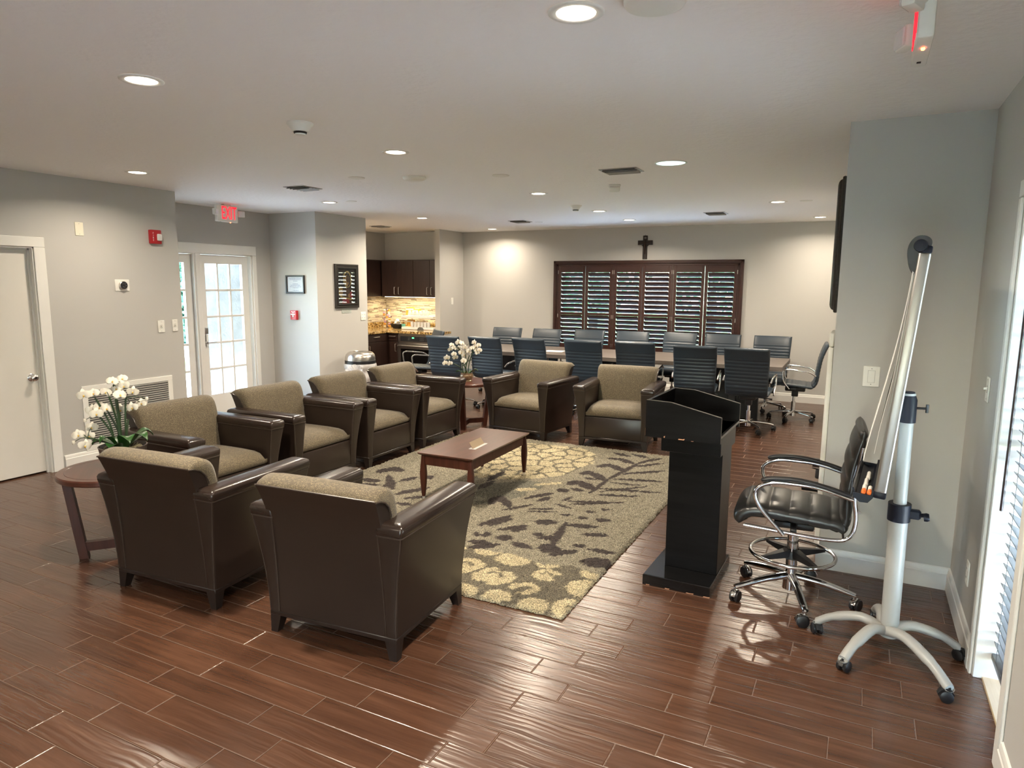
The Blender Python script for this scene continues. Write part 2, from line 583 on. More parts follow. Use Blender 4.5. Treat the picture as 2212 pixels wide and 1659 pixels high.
S('wall_picture', M['wall'], ((XI - .12, 7.03, 0), (XI, 7.93, CE)), ((-8.1, 7.83, 0), (XI - .12, 7.93, CE)))
S('wall_kitchen_side', M['wall'], ((XK - .12, 7.93, 0), (XK, 10.6, CE)))
S('wall_kitchen_back', M['wall'], ((XK - .12, 10.45, 0), (-6.585, 10.57, CE)))
S('wall_kitchen_stub', M['wall'], ((-6.585, 10.0, 0), (-6.485, YF + .12, CE)))
WX0, WX1, WZ0, WZ1 = -4.61, -1.68, .60, 2.03      # opening behind the shutters
S('wall_far', M['wall'], ((-6.485, YF, 0), (WX0, YF + .12, CE)), ((WX1, YF, 0), (.1, YF + .12, CE)), ((WX0, YF, 0), (WX1, YF + .12, WZ0)), ((WX0, YF, WZ1), (WX1, YF + .12, CE)))
S('wall_pillar', M['wall'], ((XP, YP, 0), (.8, YF, CE)))
RO0, RO1, RH = 2.80, 3.44, 2.06                   # right window opening
S('wall_right', M['wall'], ((XR, YB, 0), (XR + .25, RO0, CE)), ((XR, RO1, 0), (XR + .25, YP, CE)), ((XR, RO0, RH), (XR + .25, RO1, CE)))
# the wall behind the photographer, with a window added for fill light
BO0, BO1, BZ0, BZ1 = -.85, .25, .10, 1.7
S('wall_back', M['wall'], ((XL - .1, YB - .12, 0), (BO0, YB, CE)), ((BO1, YB - .12, 0), (XR + .25, YB, CE)), ((BO0, YB - .12, 0), (BO1, YB, BZ0)), ((BO0, YB - .12, BZ1), (BO1, YB, CE)))
m = MB()
for x in (BO0, -.32, BO1 - .04):
    m.box((x, YB - .1, BZ0), (x + .04, YB - .04, BZ1))
m.box((BO0, YB - .1, BZ0), (BO1, YB - .04, BZ0 + .04)).box((BO0, YB - .1, BZ1 - .04), (BO1, YB - .04, BZ1))
w = struct(m, 'added_fill_window', M['trimwhite'])  # unseen window, added to light the room from behind the camera
MB().box((BO0, YB - .075, BZ0), (BO1, YB - .07, BZ1)).build('window_pane', M['glass'], w)

def base_run(mb, p, q, inward):
    """baseboard from p to q on a wall whose room side is 'inward'"""
    prof = [(0, 0), (.016, 0), (.016, .095), (.012, .10), (.012, .112), (.007, .126), (0, .13)]
    p = Vector((*p, 0)); q = Vector((*q, 0)); n = Vector((*inward, 0))
    mb.loft([[p + n * a + Vector((0, 0, b)) for a, b in prof], [q + n * a + Vector((0, 0, b)) for a, b in prof]])
for nm, runs in {
    'baseboard_left': [((XL, YB), (XL, DO0 - .09), (1, 0)), ((XL, DO1 + .085), (XL, 4.84), (1, 0))],
    'baseboard_entrance': [((XA, 6.66), (XA, 6.91), (1, 0)), ((XA, 6.91), (XI, 6.91), (0, -1))],
    'baseboard_picture': [((XI, 6.91), (XI, 7.93), (1, 0))],
    'baseboard_far': [((-6.485, YF), (XP, YF), (0, -1)), ((-6.485, 10.0), (-6.485, YF), (1, 0))],
    'baseboard_pillar': [((XP - .016, YP), (XR, YP), (0, -1)), ((XP, YP), (XP, YF), (-1, 0))],
    'baseboard_right': [((XR, 3.485), (XR, YP), (-1, 0)), ((XR, YB), (XR, 2.73), (-1, 0))]}.items():
    m = MB()
    for p, q, i in runs:
        base_run(m, p, q, i)
    struct(m, nm, M['trimwhite'], ang=20)

# ---- left white door with frame and knob
m = MB()
x0, x1 = XL - .12, XL + .014
m.box((XL, DO1 - .02, 0), (x1, DO1 + .07, DH - .0205), .004).box((XL, DO0 - .07, 0), (x1, DO0 + .02, DH - .0205), .004)
m.box((XL, DO0 - .07, DH - .02), (x1, DO1 + .07, DH + .065), .004)
m.box((XL - .12, DO1 - .03, 0), (XL, DO1, DH)).box((XL - .12, DO0, 0), (XL, DO0 + .03, DH)).box((XL - .12, DO0, DH - .03), (XL, DO1, DH))
m.box((XL - .062, DO1 - .045, 0), (XL - .045, DO1 - .03, DH - .03)).box((XL - .062, DO0, DH - .045), (XL - .045, DO1, DH - .03))
struct(m, 'trim_1', M['trimwhite'])
d = struct(MB().box((XL - .105, DO0 + .033, .012), (XL - .063, DO1 - .033, DH - .035), .003), 'door_1', M['doorwhite'])
k = MB()
k.lathe([(0, 0), (.032, 0), (.034, .006), (.026, .012), (.012, .018), (.012, .035), (.022, .042), (.029, .052), (.029, .062), (.022, .070), (.012, .072), (.011, .069), (0, .069)], 24,
        Matrix.Translation((XL - .063, DO1 - .095, .86)) @ Matrix.Rotation(R(90), 4, 'Y'))
tag(k.build('door_knob', M['chrome'], d), 'chrome door knob', None)

# ---- entrance: casing, sidelight and glazed door
m = MB()
m.box((XA, EO1 - .01, 0), (XA + .018, EO1 + .055, EH - .0205), .004).box((XA, 4.9, EH - .02), (XA + .018, EO1 + .055, EH + .10), .004)
m.box((XA - .14, EO1 - .03, 0), (XA, EO1, EH)).box((XA - .14, EO0, EH - .03), (XA, EO1, EH)).box((XA - .14, EO0, 0), (XA, EO0 + .03, EH))
m.box((XA - .14, 5.70, 0), (XA + .004, 5.80, EH)).box((XA + .004, 5.72, 0), (XA + .012, 5.78, EH), .003)
m.box((XA - .10, EO1 - .045, 0), (XA - .06, EO1 - .03, EH - .03))
struct(m, 'trim_2', M['trimwhite'])
def glazed(name, y0, y1, stile, ztop, zbot, nc, rows, mt):
    xa, xb = XA - .085, XA - .045
    g0, g1 = y0 + stile, y1 - stile
    m = MB()
    m.box((xa, y0, .02), (xb, g0, 2.027)).box((xa, g1, .02), (xb, y1, 2.027)).box((xa, g0, ztop), (xb, g1, 2.027)).box((xa, g0, .02), (xb, g1, zbot))
    hz = (ztop - zbot) / rows
    for i in range(1, rows):
        m.box((xa + .004, g0, zbot + i * hz - .014), (xb - .002, g1, zbot + i * hz + .014), .004)
    wy = (g1 - g0) / nc
    for i in range(1, nc):
        m.box((xa + .006, g0 + i * wy - .012, zbot - .002), (xb - .004, g0 + i * wy + .012, ztop + .002), .003)
    o = struct(m, name, mt)
    for r_ in range(rows):
        for c in range(nc):
            MB().box((xa + .016, g0 + c * wy + .012, zbot + r_ * hz + .013), (xa + .022, g0 + (c + 1) * wy - .012, zbot + (r_ + 1) * hz - .013)).build('pane', M['glass'], o)
    return o
fd = glazed('door_2', 5.805, 6.545, .04 + .045, 1.92, .28, 3, 5, M['trimwhite'])
glazed('window_2', EO0 + .03, 5.70, .10, 1.925, .28, 2, 5, M['trimwhite'])
k = MB().box((XA - .045, 5.815, 1.05), (XA - .005, 5.868, 1.135), .006)
tag(k.build('keypad_lock', M['steel'], fd), 'grey electronic lock box', None)
k = MB().box((XA - .045, 5.815, .90), (XA - .035, 5.858, 1.045), .004).cyl((XA - .035, 5.836, .945), (XA + .012, 5.836, .945), .014).tube([(XA + .01, 5.836, .945), (XA + .012, 5.87, .945), (XA + .008, 5.965, .945)], .009)
tag(k.build('lever_handle', M['steel'], fd), 'steel lever handle', None)

# ---- window in the far wall and outside places
m = MB()
ya, yb = YF + .05, YF + .11
for x in (WX0, -3.165, WX1 - .04):
    m.box((x, ya, WZ0), (x + .04, yb, WZ1))
m.box((WX0, ya, WZ0), (WX1, yb, WZ0 + .04)).box((WX0, ya, WZ1 - .04), (WX1, yb, WZ1))
w = struct(m, 'window_1', M['trimwhite'])
MB().box((WX0, ya + .02, WZ0), (WX1, ya + .025, WZ1)).build('window_pane', M['glass'], w)

# ---- right window: casing, jamb, pine sill
m = MB()
m.box((XR - .014, RO1, 0), (XR, RO1 + .045, RH - .0005), .004).box((XR - .014, RO0 - .07, 0), (XR, RO0, RH - .0005), .004).box((XR - .014, RO0 - .07, RH), (XR, RO1 + .045, RH + .07), .004)
m.box((XR, RO1 - .02, 0), (XR + .25, RO1, RH), .003).box((XR, RO0, 0), (XR + .25, RO0 + .02, RH), .003).box((XR, RO0, RH - .02), (XR + .25, RO1, RH))
m.box((XR + .19, RO0 + .02, .02), (XR + .23, RO0 + .07, RH - .02)).box((XR + .19, RO1 - .07, .02), (XR + .23, RO1 - .02, RH - .02)).box((XR + .19, RO0, .02), (XR + .23, RO1, .10)).box((XR + .19, RO0, RH - .09), (XR + .23, RO1, RH - .02))
struct(m, 'trim_3', M['trimwhite'])
struct(MB().box((XR + .035, RO0, -.01), (XR + .25, RO1, .012), .002), 'trim_4', M['sillwood'])
w = struct(MB().box((XR + .185, RO0 + .07, .98), (XR + .225, RO1 - .07, 1.02)), 'window_4', M['trimwhite'])
MB().box((XR + .205, RO0 + .06, .10), (XR + .21, RO1 - .06, RH - .08)).build('window_pane', M['glass'], w)

# ================================================================== outdoors
random.seed(11)
struct(MB().box((-40, -30, -.25), (30, 45, -.12)), 'lawn', M['lawn'])
struct(MB().box((-14, -9.5, -.12), (8, -3.4, -.09)), 'bounce_paving_back', M['paving'])  # added pale ground, bounces sun through the back window onto the ceiling
struct(MB().box((.85, -3.3, -.12), (9, 14, -.09)), 'bounce_paving_right', M['paving'])  # pale slab added outside the right window to throw light upward
struct(MB().box((-14.5, -2, -.12), (-7.4, 9, -.10)).box((-30, 10.9, -.12), (6, 15.6, -.105)), 'path', M['paving'])  # path by the entrance; far strip widened to keep green bounce off ceiling
struct(MB().box((-8.68, 6.92, -.1), (-8.6, 12, 3.2)), 'wall_outside', M['stucco'])
def leaf_cloud(mb, c, rad, n, size):
    for _ in range(n):
        d = Vector((random.gauss(0, 1), random.gauss(0, 1), random.gauss(0, 1))).normalized()
        p = Vector(c) + Vector((d.x * rad[0], d.y * rad[1], d.z * rad[2])) * random.uniform(.55, 1) ** .6
        a = Vector((random.gauss(0, 1), random.gauss(0, 1), random.gauss(0, 1))).normalized() * size
        b = a.orthogonal().normalized() * size * .55
        mb.add([p - a, p + b, p + a, p - b], [(0, 1, 2, 3)])
def tree(label, loc, h, rad, n, mt, group='trees outside the shuttered window'):
    t = thing('tree', label, 'tree', loc, 0, group)
    tr = MB().tube([(0, 0, 0), (.06, .02, h * .5), (.02, -.04, h)], [.16, .12, .06], 10)
    tr.build('trunk', M['bark'], t)
    cr = MB()
    for k in range(4):
        leaf_cloud(cr, (random.uniform(-.4, .4) * rad, random.uniform(-.4, .4) * rad, h + random.uniform(-.5, .6) * rad), (rad * .75, rad * .75, rad * .6), n // 4, .13)
    cr.build('crown', mt, t, fix=False)
for i, (x, y, h, r_, lb) in enumerate([(-12.5, 18.5, 2.1, 1.7, 'leafy green tree glimpsed through the left shutter panels'), (-7.4, 20.0, 2.6, 1.8, 'leafy green tree glimpsed through the middle shutter panels'),
                                       (-3.4, 17.6, 2.3, 1.5, 'leafy green tree glimpsed through the right shutter panels'), (-.2, 21.5, 3.0, 1.7, 'tall green tree glimpsed through the far right shutter panel')]):
    tree(lb, (x, y, -.12), h, r_, 1500, M['tree'])
hm = MB()
leaf_cloud(hm, (-17.8, 13.7, 1.7), (1.8, 1.6, 1.9), 5200, .12)
leaf_cloud(hm, (-19.5, 14.6, 2.6), (1.9, 1.9, 2.7), 4200, .12)
tag(hm.build('hedge', M['hedge'], None, fix=False), 'green leafy hedge seen through the narrow sidelight by the entrance door', 'hedge')
# ================================================================== armchairs
def make_armchair(label, group):
    t = thing('armchair', label, 'armchair', (0, 0, 0), 0, group)
    LE, FA = M['leather'], M['fabric']
    # wooden base rail and four tapered legs
    MB().box((-.362, -.325, .088), (.362, .325, .112), .004).build('base_rail', M['chairleg'], t)
    for sx in (-1, 1):
        for sy in (-1, 1):
            x1, y1 = sx * .360, sy * .323
            g = MB().loft([[(x1 - sx * a, y1 - sy * b, z) for a, b in ((0, 0), (w, 0), (w, w), (0, w))] for z, w in ((0.0, .038), (.09, .062))])
            g.build('leg', M['chairleg'], t)
    # side arms: straight inside, flaring outwards towards the top
    for s in (-1, 1):
        def ring(z, grow=0.0):
            q = max(0, (z - .112) / .55)
            e = .068 * q ** 1.7
            xo = .362 + e + grow; xi = .300 - .012 * q - grow
            a = rrect(xi, xo, -.325 - .045 * q ** 1.6 - grow, .325 + .058 * q ** 1.6 + grow, .014, z)
            return [(s * x, y, zz) for x, y, zz in a]
        m = MB().loft([ring(z) for z in (.112, .20, .29, .37, .44, .50, .55, .60)])
        arm = m.build('arm', LE, t, 50)
        top = [ring(.601, -.001), ring(.605, .002), ring(.620, .003), ring(.640, .001), ring(.653, -.007), ring(.661, -.022), ring(.664, -.045)]
        MB().loft(top).build('arm_pad', M['leathertop'], arm, 60)
        p = MB().tube(ring(.603, .001), .0036, 6, True)
        # seams down the front and rear edge of the panel
        for y_s in (1, -1):
            for xe in (0, 1):
                pts = []
                for z in (.115, .2, .3, .4, .5, .6):
                    q = max(0, (z - .112) / .55)
                    xo = .362 + .068 * q ** 1.7 - .002; xi = .300 - .012 * q + .002
                    yy = (.325 + .058 * q ** 1.6) if y_s > 0 else (-.325 - .045 * q ** 1.6)
                    pts.append((s * (xo - .003 if xe else xi + .003), yy - y_s * .003, z))
                p.tube(pts, .0030, 5)
        p.build('piping', M['piping'], arm)
    # back: leather shell with fabric cushion wrapping over its top
    def hw(z):
        q = min(1, max(0, (z - .112) / .55))
        return .298 + (.018 if z > .6 else .0) + .014 * max(0, z - .6) / .2
    rear = [(-.322, .112), (-.326, .30), (-.340, .48), (-.365, .63), (-.395, .72), (-.418, .772)]
    inner = [(-.385, .768), (-.345, .752), (-.312, .722), (-.290, .68), (-.272, .60), (-.255, .50), (-.235, .112)]
    prof = [(p.x, p.y) for p in crom([(y, z, 0) for y, z in rear], 4)] + [(p.x, p.y) for p in crom([(y, z, 0) for y, z in inner], 3)]
    back = MB().loft([[(sx * hw(z), y + ins, z) for y, z in prof] for sx, ins in ((-1, 0), (-.97, 0), (-.5, 0), (0, 0), (.5, 0), (.97, 0), (1, 0))]).build('backrest', LE, t, 40)
    outer = [(-.418, .772), (-.408, .790), (-.380, .805), (-.340, .812), (-.300, .806), (-.265, .785), (-.238, .745), (-.215, .67), (-.195, .56), (-.175, .42)]
    inn = [(-.255, .42), (-.272, .56), (-.292, .67), (-.312, .722), (-.345, .752), (-.385, .768), (-.41, .771)]
    oc = [(p.x, p.y) for p in crom([(y, z, 0) for y, z in outer], 3)]
    cen = (-.30, .66)
    rings = []
    for sx, k in ((-1, .30), (-.985, .72), (-.95, .94), (-.8, 1.0), (0, 1.02), (.8, 1.0), (.95, .94), (.985, .72), (1, .30)):
        r_ = []
        for j, (y, z) in enumerate(oc):
            # thin the cushion towards its side edges by pulling the outer curve towards the inner one
            q = j / (len(oc) - 1) * (len(inn) - 1)
            i0 = min(int(q), len(inn) - 2)
            jj = len(inn) - 1 - q
            i1 = min(int(jj), len(inn) - 2); fr = jj - i1
            iy = inn[i1][0] + (inn[i1 + 1][0] - inn[i1][0]) * fr; iz = inn[i1][1] + (inn[i1 + 1][1] - inn[i1][1]) * fr
            r_.append((sx * (hw(z) + .002) * (1 if abs(sx) > .99 else 1), iy + (y - iy) * k, iz + (z - iz) * k))
        for y, z in inn:
            r_.append((sx * (hw(z) + .002), y, z))
        rings.append(r_)
    MB().loft(rings).build('back_cushion', FA, t, 60)
    pp = MB().tube([(x, -.416, .774) for x in (-.325, -.2, 0, .2, .325)], .0042, 6)
    for s in (-1, 1):
        pp.tube([(s * (hw(z) + .003), y, z) for y, z in [(-.418, .772)] + inner[:6]], .0042, 6)
    pp.build('piping', M['piping'], back)
    # seat cushion and the leather apron under it
    g = MB()
    ys = [-.24, -.2, -.1, 0, .1, .2, .27, .300, .318, .322, .316, .30]
    rings = []
    for sx in (-1, -.97, -.9, -.6, 0, .6, .9, .97, 1):
        e = max(0, (abs(sx) - .85) / .15)
        zt = .438 + .012 * (1 - sx * sx) - .05 * e * e
        up_ = [(-.24, zt - .004), (-.1, zt), (.1, zt), (.22, zt - .004), (.275, zt - .016), (.308, zt - .042), (.322, .378), (.318, .350), (.305, .336)]
        dn = [(.1, .335), (-.24, .335)]
        rings.append([(sx * .291, y, z) for y, z in up_ + dn])
    g.loft(rings).build('seat_cushion', FA, t, 60)
    MB().box((-.300, .262, .112), (.300, .322, .330), .010, 2).build('apron', LE, t)
    MB().box((-.30, -.25, .115), (.30, .262, .335)).build('seat_base', LE, t)
    return t

arm0 = make_armchair('brown leather armchair in the front, its back to us, on the right of two', 'brown leather lounge armchairs')
arm0.location = (-2.143, 2.63, 0); arm0.rotation_euler = (0, 0, R(4.2))
for x, y, rz, lb in [
    (-3.275, 2.60, 3.9, 'brown leather armchair seen from behind, standing beside the small round table with tall orchid'),
    (-4.255, 3.37, -90, 'first armchair of the row along the wall, behind the tall orchid'),
    (-4.255, 4.31, -90, 'second armchair of the row along the wall, before the glazed door'),
    (-4.255, 5.21, -90, 'third armchair of the row along the wall, beside the coffee table corner'),
    (-4.265, 6.10, -90, 'fourth armchair of the row, in front of the steel trash can'),
    (-3.29, 6.96, 175, 'armchair facing us beside the round table with the short orchid'),
    (-2.245, 6.99, 185, 'armchair facing us with creased backrest, next to the black lectern')]:
    dup(arm0, (x, y, 0), rz, lb)
# creases pressed into the backrest of the armchair beside the lectern
last = [o for o in C.objects if o.get('label', '').startswith('armchair facing us with creased')][0]
cm = MB()
for x, z0, z1 in ((-.06, .52, .70), (-.02, .50, .72), (.02, .54, .71), (.065, .55, .70)):
    cm.tube([(x, -.196, z0), (x + .006, -.208, (z0 + z1) / 2), (x + .018, -.222, z1)], [.002, .006, .002], 6)
cm.build('crease', M['fabric'], last)

# ================================================================== coffee table, sign holder
t = thing('coffee_table', 'low reddish wooden coffee table on the patterned rug', 'coffee table', (-2.775, 4.825, .022), 1.6)
hx, hy = .245, .525
MB().loft([[(x * a, y * b, z) for x, y in ((-1, -1), (1, -1), (1, 1), (-1, 1))] for z, a, b in ((.352, hx - .02, hy - .02), (.362, hx - .004, hy - .004), (.372, hx, hy), (.374, hx - .002, hy - .002))]).build('tabletop', M['mahogany'], t, 30)
m = MB()
m.box((-hx + .035, -hy + .03, .275), (hx - .035, -hy + .048, .354)).box((-hx + .035, hy - .048, .275), (hx - .035, hy - .03, .354)).box((-hx + .03, -hy + .035, .275), (-hx + .048, hy - .035, .354)).box((hx - .048, -hy + .035, .275), (hx - .03, hy - .035, .354))
m.build('apron', M['mahogany_x'], t)
for sx in (-1, 1):
    for sy in (-1, 1):
        c = (sx * (hx - .034), sy * (hy - .034))
        lg = MB().loft([rrect(c[0] - w, c[0] + w, c[1] - w, c[1] + w, w * .5, z, 3) for z, w in ((.02, .012), (.06, .0155), (.12, .0205), (.18, .0235), (.22, .0235), (.27, .020), (.32, .015), (.353, .012))]).build('leg', M['mahogany_x'], t, 60)
        MB().cyl((c[0], c[1], -.012), (c[0], c[1], .022), .011, n=12).build('foot_cap', M['clearcup'], lg)
t = thing('sign_holder', 'small folded card holder standing on the coffee table', 'sign holder', (-2.685, 4.69, .397), 4)
MB().box((-.03, -.115, 0), (.03, .115, .004), .001).build('base', M['clearcup'], t)
MB().loft([[(a, y, b) for a, b in ((.004, .004), (-.028, .052), (-.0305, .051), (.001, .003))] for y in (-.105, .105)]).build('card', mat('tan_card', (.36, .27, .17), .5), t)

# ================================================================== round side tables
def make_round(label, loc, rz):
    t = thing('round_side_table', label, 'side table', loc, rz, 'round wooden side tables')
    m = MB().lathe([(0, .535), (.255, .535), (.285, .515), (.305, .515), (.314, .522), (.314, .545), (.308, .552), (.272, .553), (.270, .551), (.267, .553), (0, .553)], 56)
    m.build('tabletop', M['mahogany'], t, 30)
    for k in range(3):
        a = R(120 * k)
        ca, sa = math.cos(a), math.sin(a)
        def P(r, w, z): return (r * ca - w * sa, r * sa + w * ca, z)
        lg = MB().loft([[P(r0, -.030, z), P(r1, -.030, z), P(r1, .030, z), P(r0, .030, z)] for z, r0, r1 in ((0, .175, .225), (.535, .245, .290))])
        o = lg.build('leg', M['mahogany_x'], t)
        MB().loft([[P(r, -.022, z0), P(r, .022, z0), P(r, .022, z1), P(r, -.022, z1)] for r, z0, z1 in ((0.0, .045, .10), (.20, .045, .10))]).build('stretcher', M['mahogany_x'], o)
    return t
rt0 = make_round('round wooden side table by the white door, under the tall orchid', (-4.06, 2.56, 0), 230)
dup(rt0, (-4.12, 6.95, 0), 285, 'round wooden side table in the corner between armchairs, under the short orchid')

# ================================================================== orchids
def flower(mb, c, face, size, seed):
    rnd = random.Random(seed)
    f = Vector(face).normalized()
    u = f.cross(Vector((0, 0, 1))).normalized(); v = u.cross(f).normalized() * -1
    v = Vector((0, 0, 1)) - f * f.z; v.normalize()
    tw = rnd.uniform(-.35, .35)
    c = Vector(c)
    mb.mi = 0
    for ang, ln, wd, lift in ((90, .95, .36, -.02), (-30, .9, .34, -.02), (210, .9, .34, -.02), (8, 1.0, .62, .07), (172, 1.0, .62, .07)):
        a = R(ang) + tw
        d = u * math.cos(a) + v * math.sin(a); e = f.cross(d)
        rows = []
        for q in range(5):
            tt = q / 4
            w = wd * math.sin(PI * min(.98, .12 + .80 * tt)) * size * .5
            h = (lift + .16 * math.sin(PI * tt) * .6 - .10 * tt * tt) * size
            p = c + d * (tt * ln * size * .5)
            rows.append([p - e * w + f * (h - .03 * size), p + f * h, p + e * w + f * (h - .03 * size)])
        vs = [x for r_ in rows for x in r_]
        mb.add(vs, [(3 * i + j, 3 * i + j + 1, 3 * i + j + 4, 3 * i + j + 3) for i in range(4) for j in range(2)])
    mb.mi = 1
    mb.sphere(c + f * size * .07 - v * size * .05, size * .075, 8)
    mb.sphere(c + f * size * .10 - v * size * .12, (size * .05, size * .05, size * .04), 6)
    mb.mi = 0
def orchid_leaf(p0, d, ln, wd, arch):
    m = MB()
    d = Vector((d[0], d[1], 0)).normalized(); e = Vector((-d.y, d.x, 0))
    up_ = []; dn = []
    rings = []
    for q in range(9):
        t_ = q / 8
        p = Vector(p0) + d * (ln * (t_ - .25 * t_ * t_)) + Vector((0, 0, arch * math.sin(PI * t_ * .8)))
        w = wd * math.sin(PI * min(.97, .1 + .87 * t_)) + .001
        rings.append([p - e * w + Vector((0, 0, .012)), p, p + e * w + Vector((0, 0, .012)), p + Vector((0, 0, -.003))])
    return m.loft(rings)
def make_orchid(label, loc, flowers, buds, stems, pot_fn, leaves, fs):
    t = thing('potted_orchid', label, 'orchid', loc, 0)
    ztop = pot_fn(t)
    for i, s_ in enumerate(stems):
        b = (s_[0] * .22 + random.uniform(-.02, .02), s_[1] * .22 + random.uniform(-.02, .02), ztop - .01)
        MB().tube(crom([b, (b[0] + (s_[0] - b[0]) * .25, b[1] + (s_[1] - b[1]) * .25, ztop + (s_[2] - ztop) * .5), s_], 6), .0058, 7).build('stem', M['stem'], t)
    for a, ln, wd, ar, z in leaves:
        orchid_leaf((.03 * math.cos(R(a)), .03 * math.sin(R(a)), ztop + z), (math.cos(R(a)), math.sin(R(a))), ln, wd, ar).build('leaf', M['leaf'], t, 60, False)
    for i, p in enumerate(flowers):
        rnd = random.Random(i * 7 + 1)
        fc = Vector((.80 + rnd.uniform(-.4, .4), -.55 + rnd.uniform(-.4, .4), rnd.uniform(-.15, .35)))
        m = MB()
        flower(m, p, fc, fs * rnd.uniform(.9, 1.12), i)
        # short stalk from the nearest stem
        st = min(stems, key=lambda q: (Vector(q) - Vector(p)).length)
        m.mi = 2
        q = Vector(st)
        m.tube(crom([q, (q + Vector(p)) / 2 + Vector((0, 0, .012)), Vector(p) - fc.normalized() * .004], 4), .0022, 5)
        m.build('flower', [M['petal'], M['petalc'], M['stem']], t, 70, False)
    for p in buds:
        m = MB().sphere(p, (.011, .011, .015), 8)
        st = min(stems, key=lambda q: (Vector(q) - Vector(p)).length)
        m.mi = 1
        m.tube(crom([st, ((st[0] + p[0]) / 2, (st[1] + p[1]) / 2, (st[2] + p[2]) / 2 + .01), p], 4), .002, 5)
        m.build('bud', [M['petal'], M['stem']], t, 60, False)
    return t
OL = [(0.01, -0.042, 0.539), (0.01, 0.026, 0.503), (-0.024, -0.066, 0.473), (-0.111, -0.149, 0.46), (-0.085, -0.104, 0.466), (0.046, -0.024, 0.455), (0.09, 0.031, 0.472), (0.031, 0.123, 0.38), (0.06, 0.04, 0.369), (-0.042, -0.123, 0.346), (-0.131, -0.093, 0.355), (-0.035, -0.06, 0.369), (-0.033, 0.024, 0.348), (-0.122, -0.194, 0.22), (-0.108, -0.137, 0.203), (-0.073, -0.19, 0.159), (-0.001, 0.029, 0.546), (-0.123, -0.109, 0.251), (-0.009, -0.008, 0.488), (-0.082, -0.074, 0.374)]
OLB = [(-0.118, -0.151, 0.303), (-0.101, -0.238, 0.184), (0.06, 0.141, 0.41)]
OLS = [(-0.02, -0.018, 0.51), (0.032, 0.021, 0.432), (0.003, -0.064, 0.446), (-0.093, -0.091, 0.434), (-0.059, -0.096, 0.325), (-0.022, -0.001, 0.42), (-0.025, 0.016, 0.32), (0.008, 0.044, 0.289), (-0.064, -0.036, 0.34), (-0.09, -0.16, 0.20)]
OR_ = [(-0.144, -0.096, 0.43), (-0.178, -0.078, 0.379), (-0.123, -0.078, 0.394), (-0.102, -0.02, 0.458), (-0.09, -0.018, 0.391), (-0.03, -0.056, 0.452), (-0.002, -0.035, 0.404), (-0.117, -0.096, 0.325), (-0.135, -0.037, 0.279), (-0.051, -0.037, 0.343), (-0.032, -0.007, 0.313), (-0.022, -0.032, 0.245), (-0.2, -0.119, 0.278), (-0.212, -0.137, 0.216), (-0.163, -0.111, 0.212), (0.072, 0.051, 0.457), (0.051, 0.038, 0.393), (0.072, 0.081, 0.407), (0.112, 0.084, 0.425), (0.082, 0.089, 0.367), (0.115, 0.102, 0.368), (0.089, 0.099, 0.335), (0.014, 0.024, 0.353)]
ORS = [(-0.074, -0.06, 0.395), (-0.021, 0.005, 0.416), (0.049, 0.051, 0.341), (0.019, 0.03, 0.305), (-0.049, -0.026, 0.234), (-0.188, -0.102, 0.238)]
def pot_l(t):
    p = MB().lathe([(0, 0), (.085, 0), (.105, .01), (.125, .07), (.135, .125), (.138, .13), (.132, .132), (.122, .105), (0, .105)], 40).build('pot', M['potglass'], t)
    m = MB()
    for k in range(14):
        a = k * 2.4
        m.tube(crom([(.05 * math.cos(a), .05 * math.sin(a), .108), (.09 * math.cos(a + .5), .09 * math.sin(a + .5), .128), (.11 * math.cos(a + 1), .11 * math.sin(a + 1), .112)], 4), .004, 5)
    m.build('moss', mat('dry_roots', (.34, .30, .18), .8, var=.3), p)
    return .11
def pot_r(t):
    MB().lathe([(0, 0), (.062, 0), (.064, .008), (.058, .016), (.066, .03), (.078, .055), (.079, .07), (.070, .085), (.074, .098), (.070, .10), (.064, .088), (0, .085)], 36).build('pot', mat('amber_cut_glass', (.28, .19, .11), .12, .35, var=.5, vscale=60, bump=.6, bscale=90, bdist=.004), t)
    return .088
make_orchid('tall white orchid in a wide pot on the round table by the white door', (-4.06, 2.62, .553), OL, OLB, OLS, pot_l,
            [(-60, .17, .045, .05, 0), (-120, .18, .048, .05, .01), (-20, .19, .05, .09, .01), (15, .20, .05, .10, .0), (60, .19, .048, .09, .01), (100, .17, .045, .05, 0), (180, .18, .045, .04, 0), (-90, .15, .04, .08, .01)], .072)
make_orchid('short white orchid in a small amber pot on the corner side table', (-4.12, 6.92, .553), OR_, [], ORS, pot_r,
            [(-150, .13, .022, .03, 0), (20, .14, .024, .05, 0), (70, .12, .022, .02, 0), (-70, .12, .02, .04, 0)], .074)

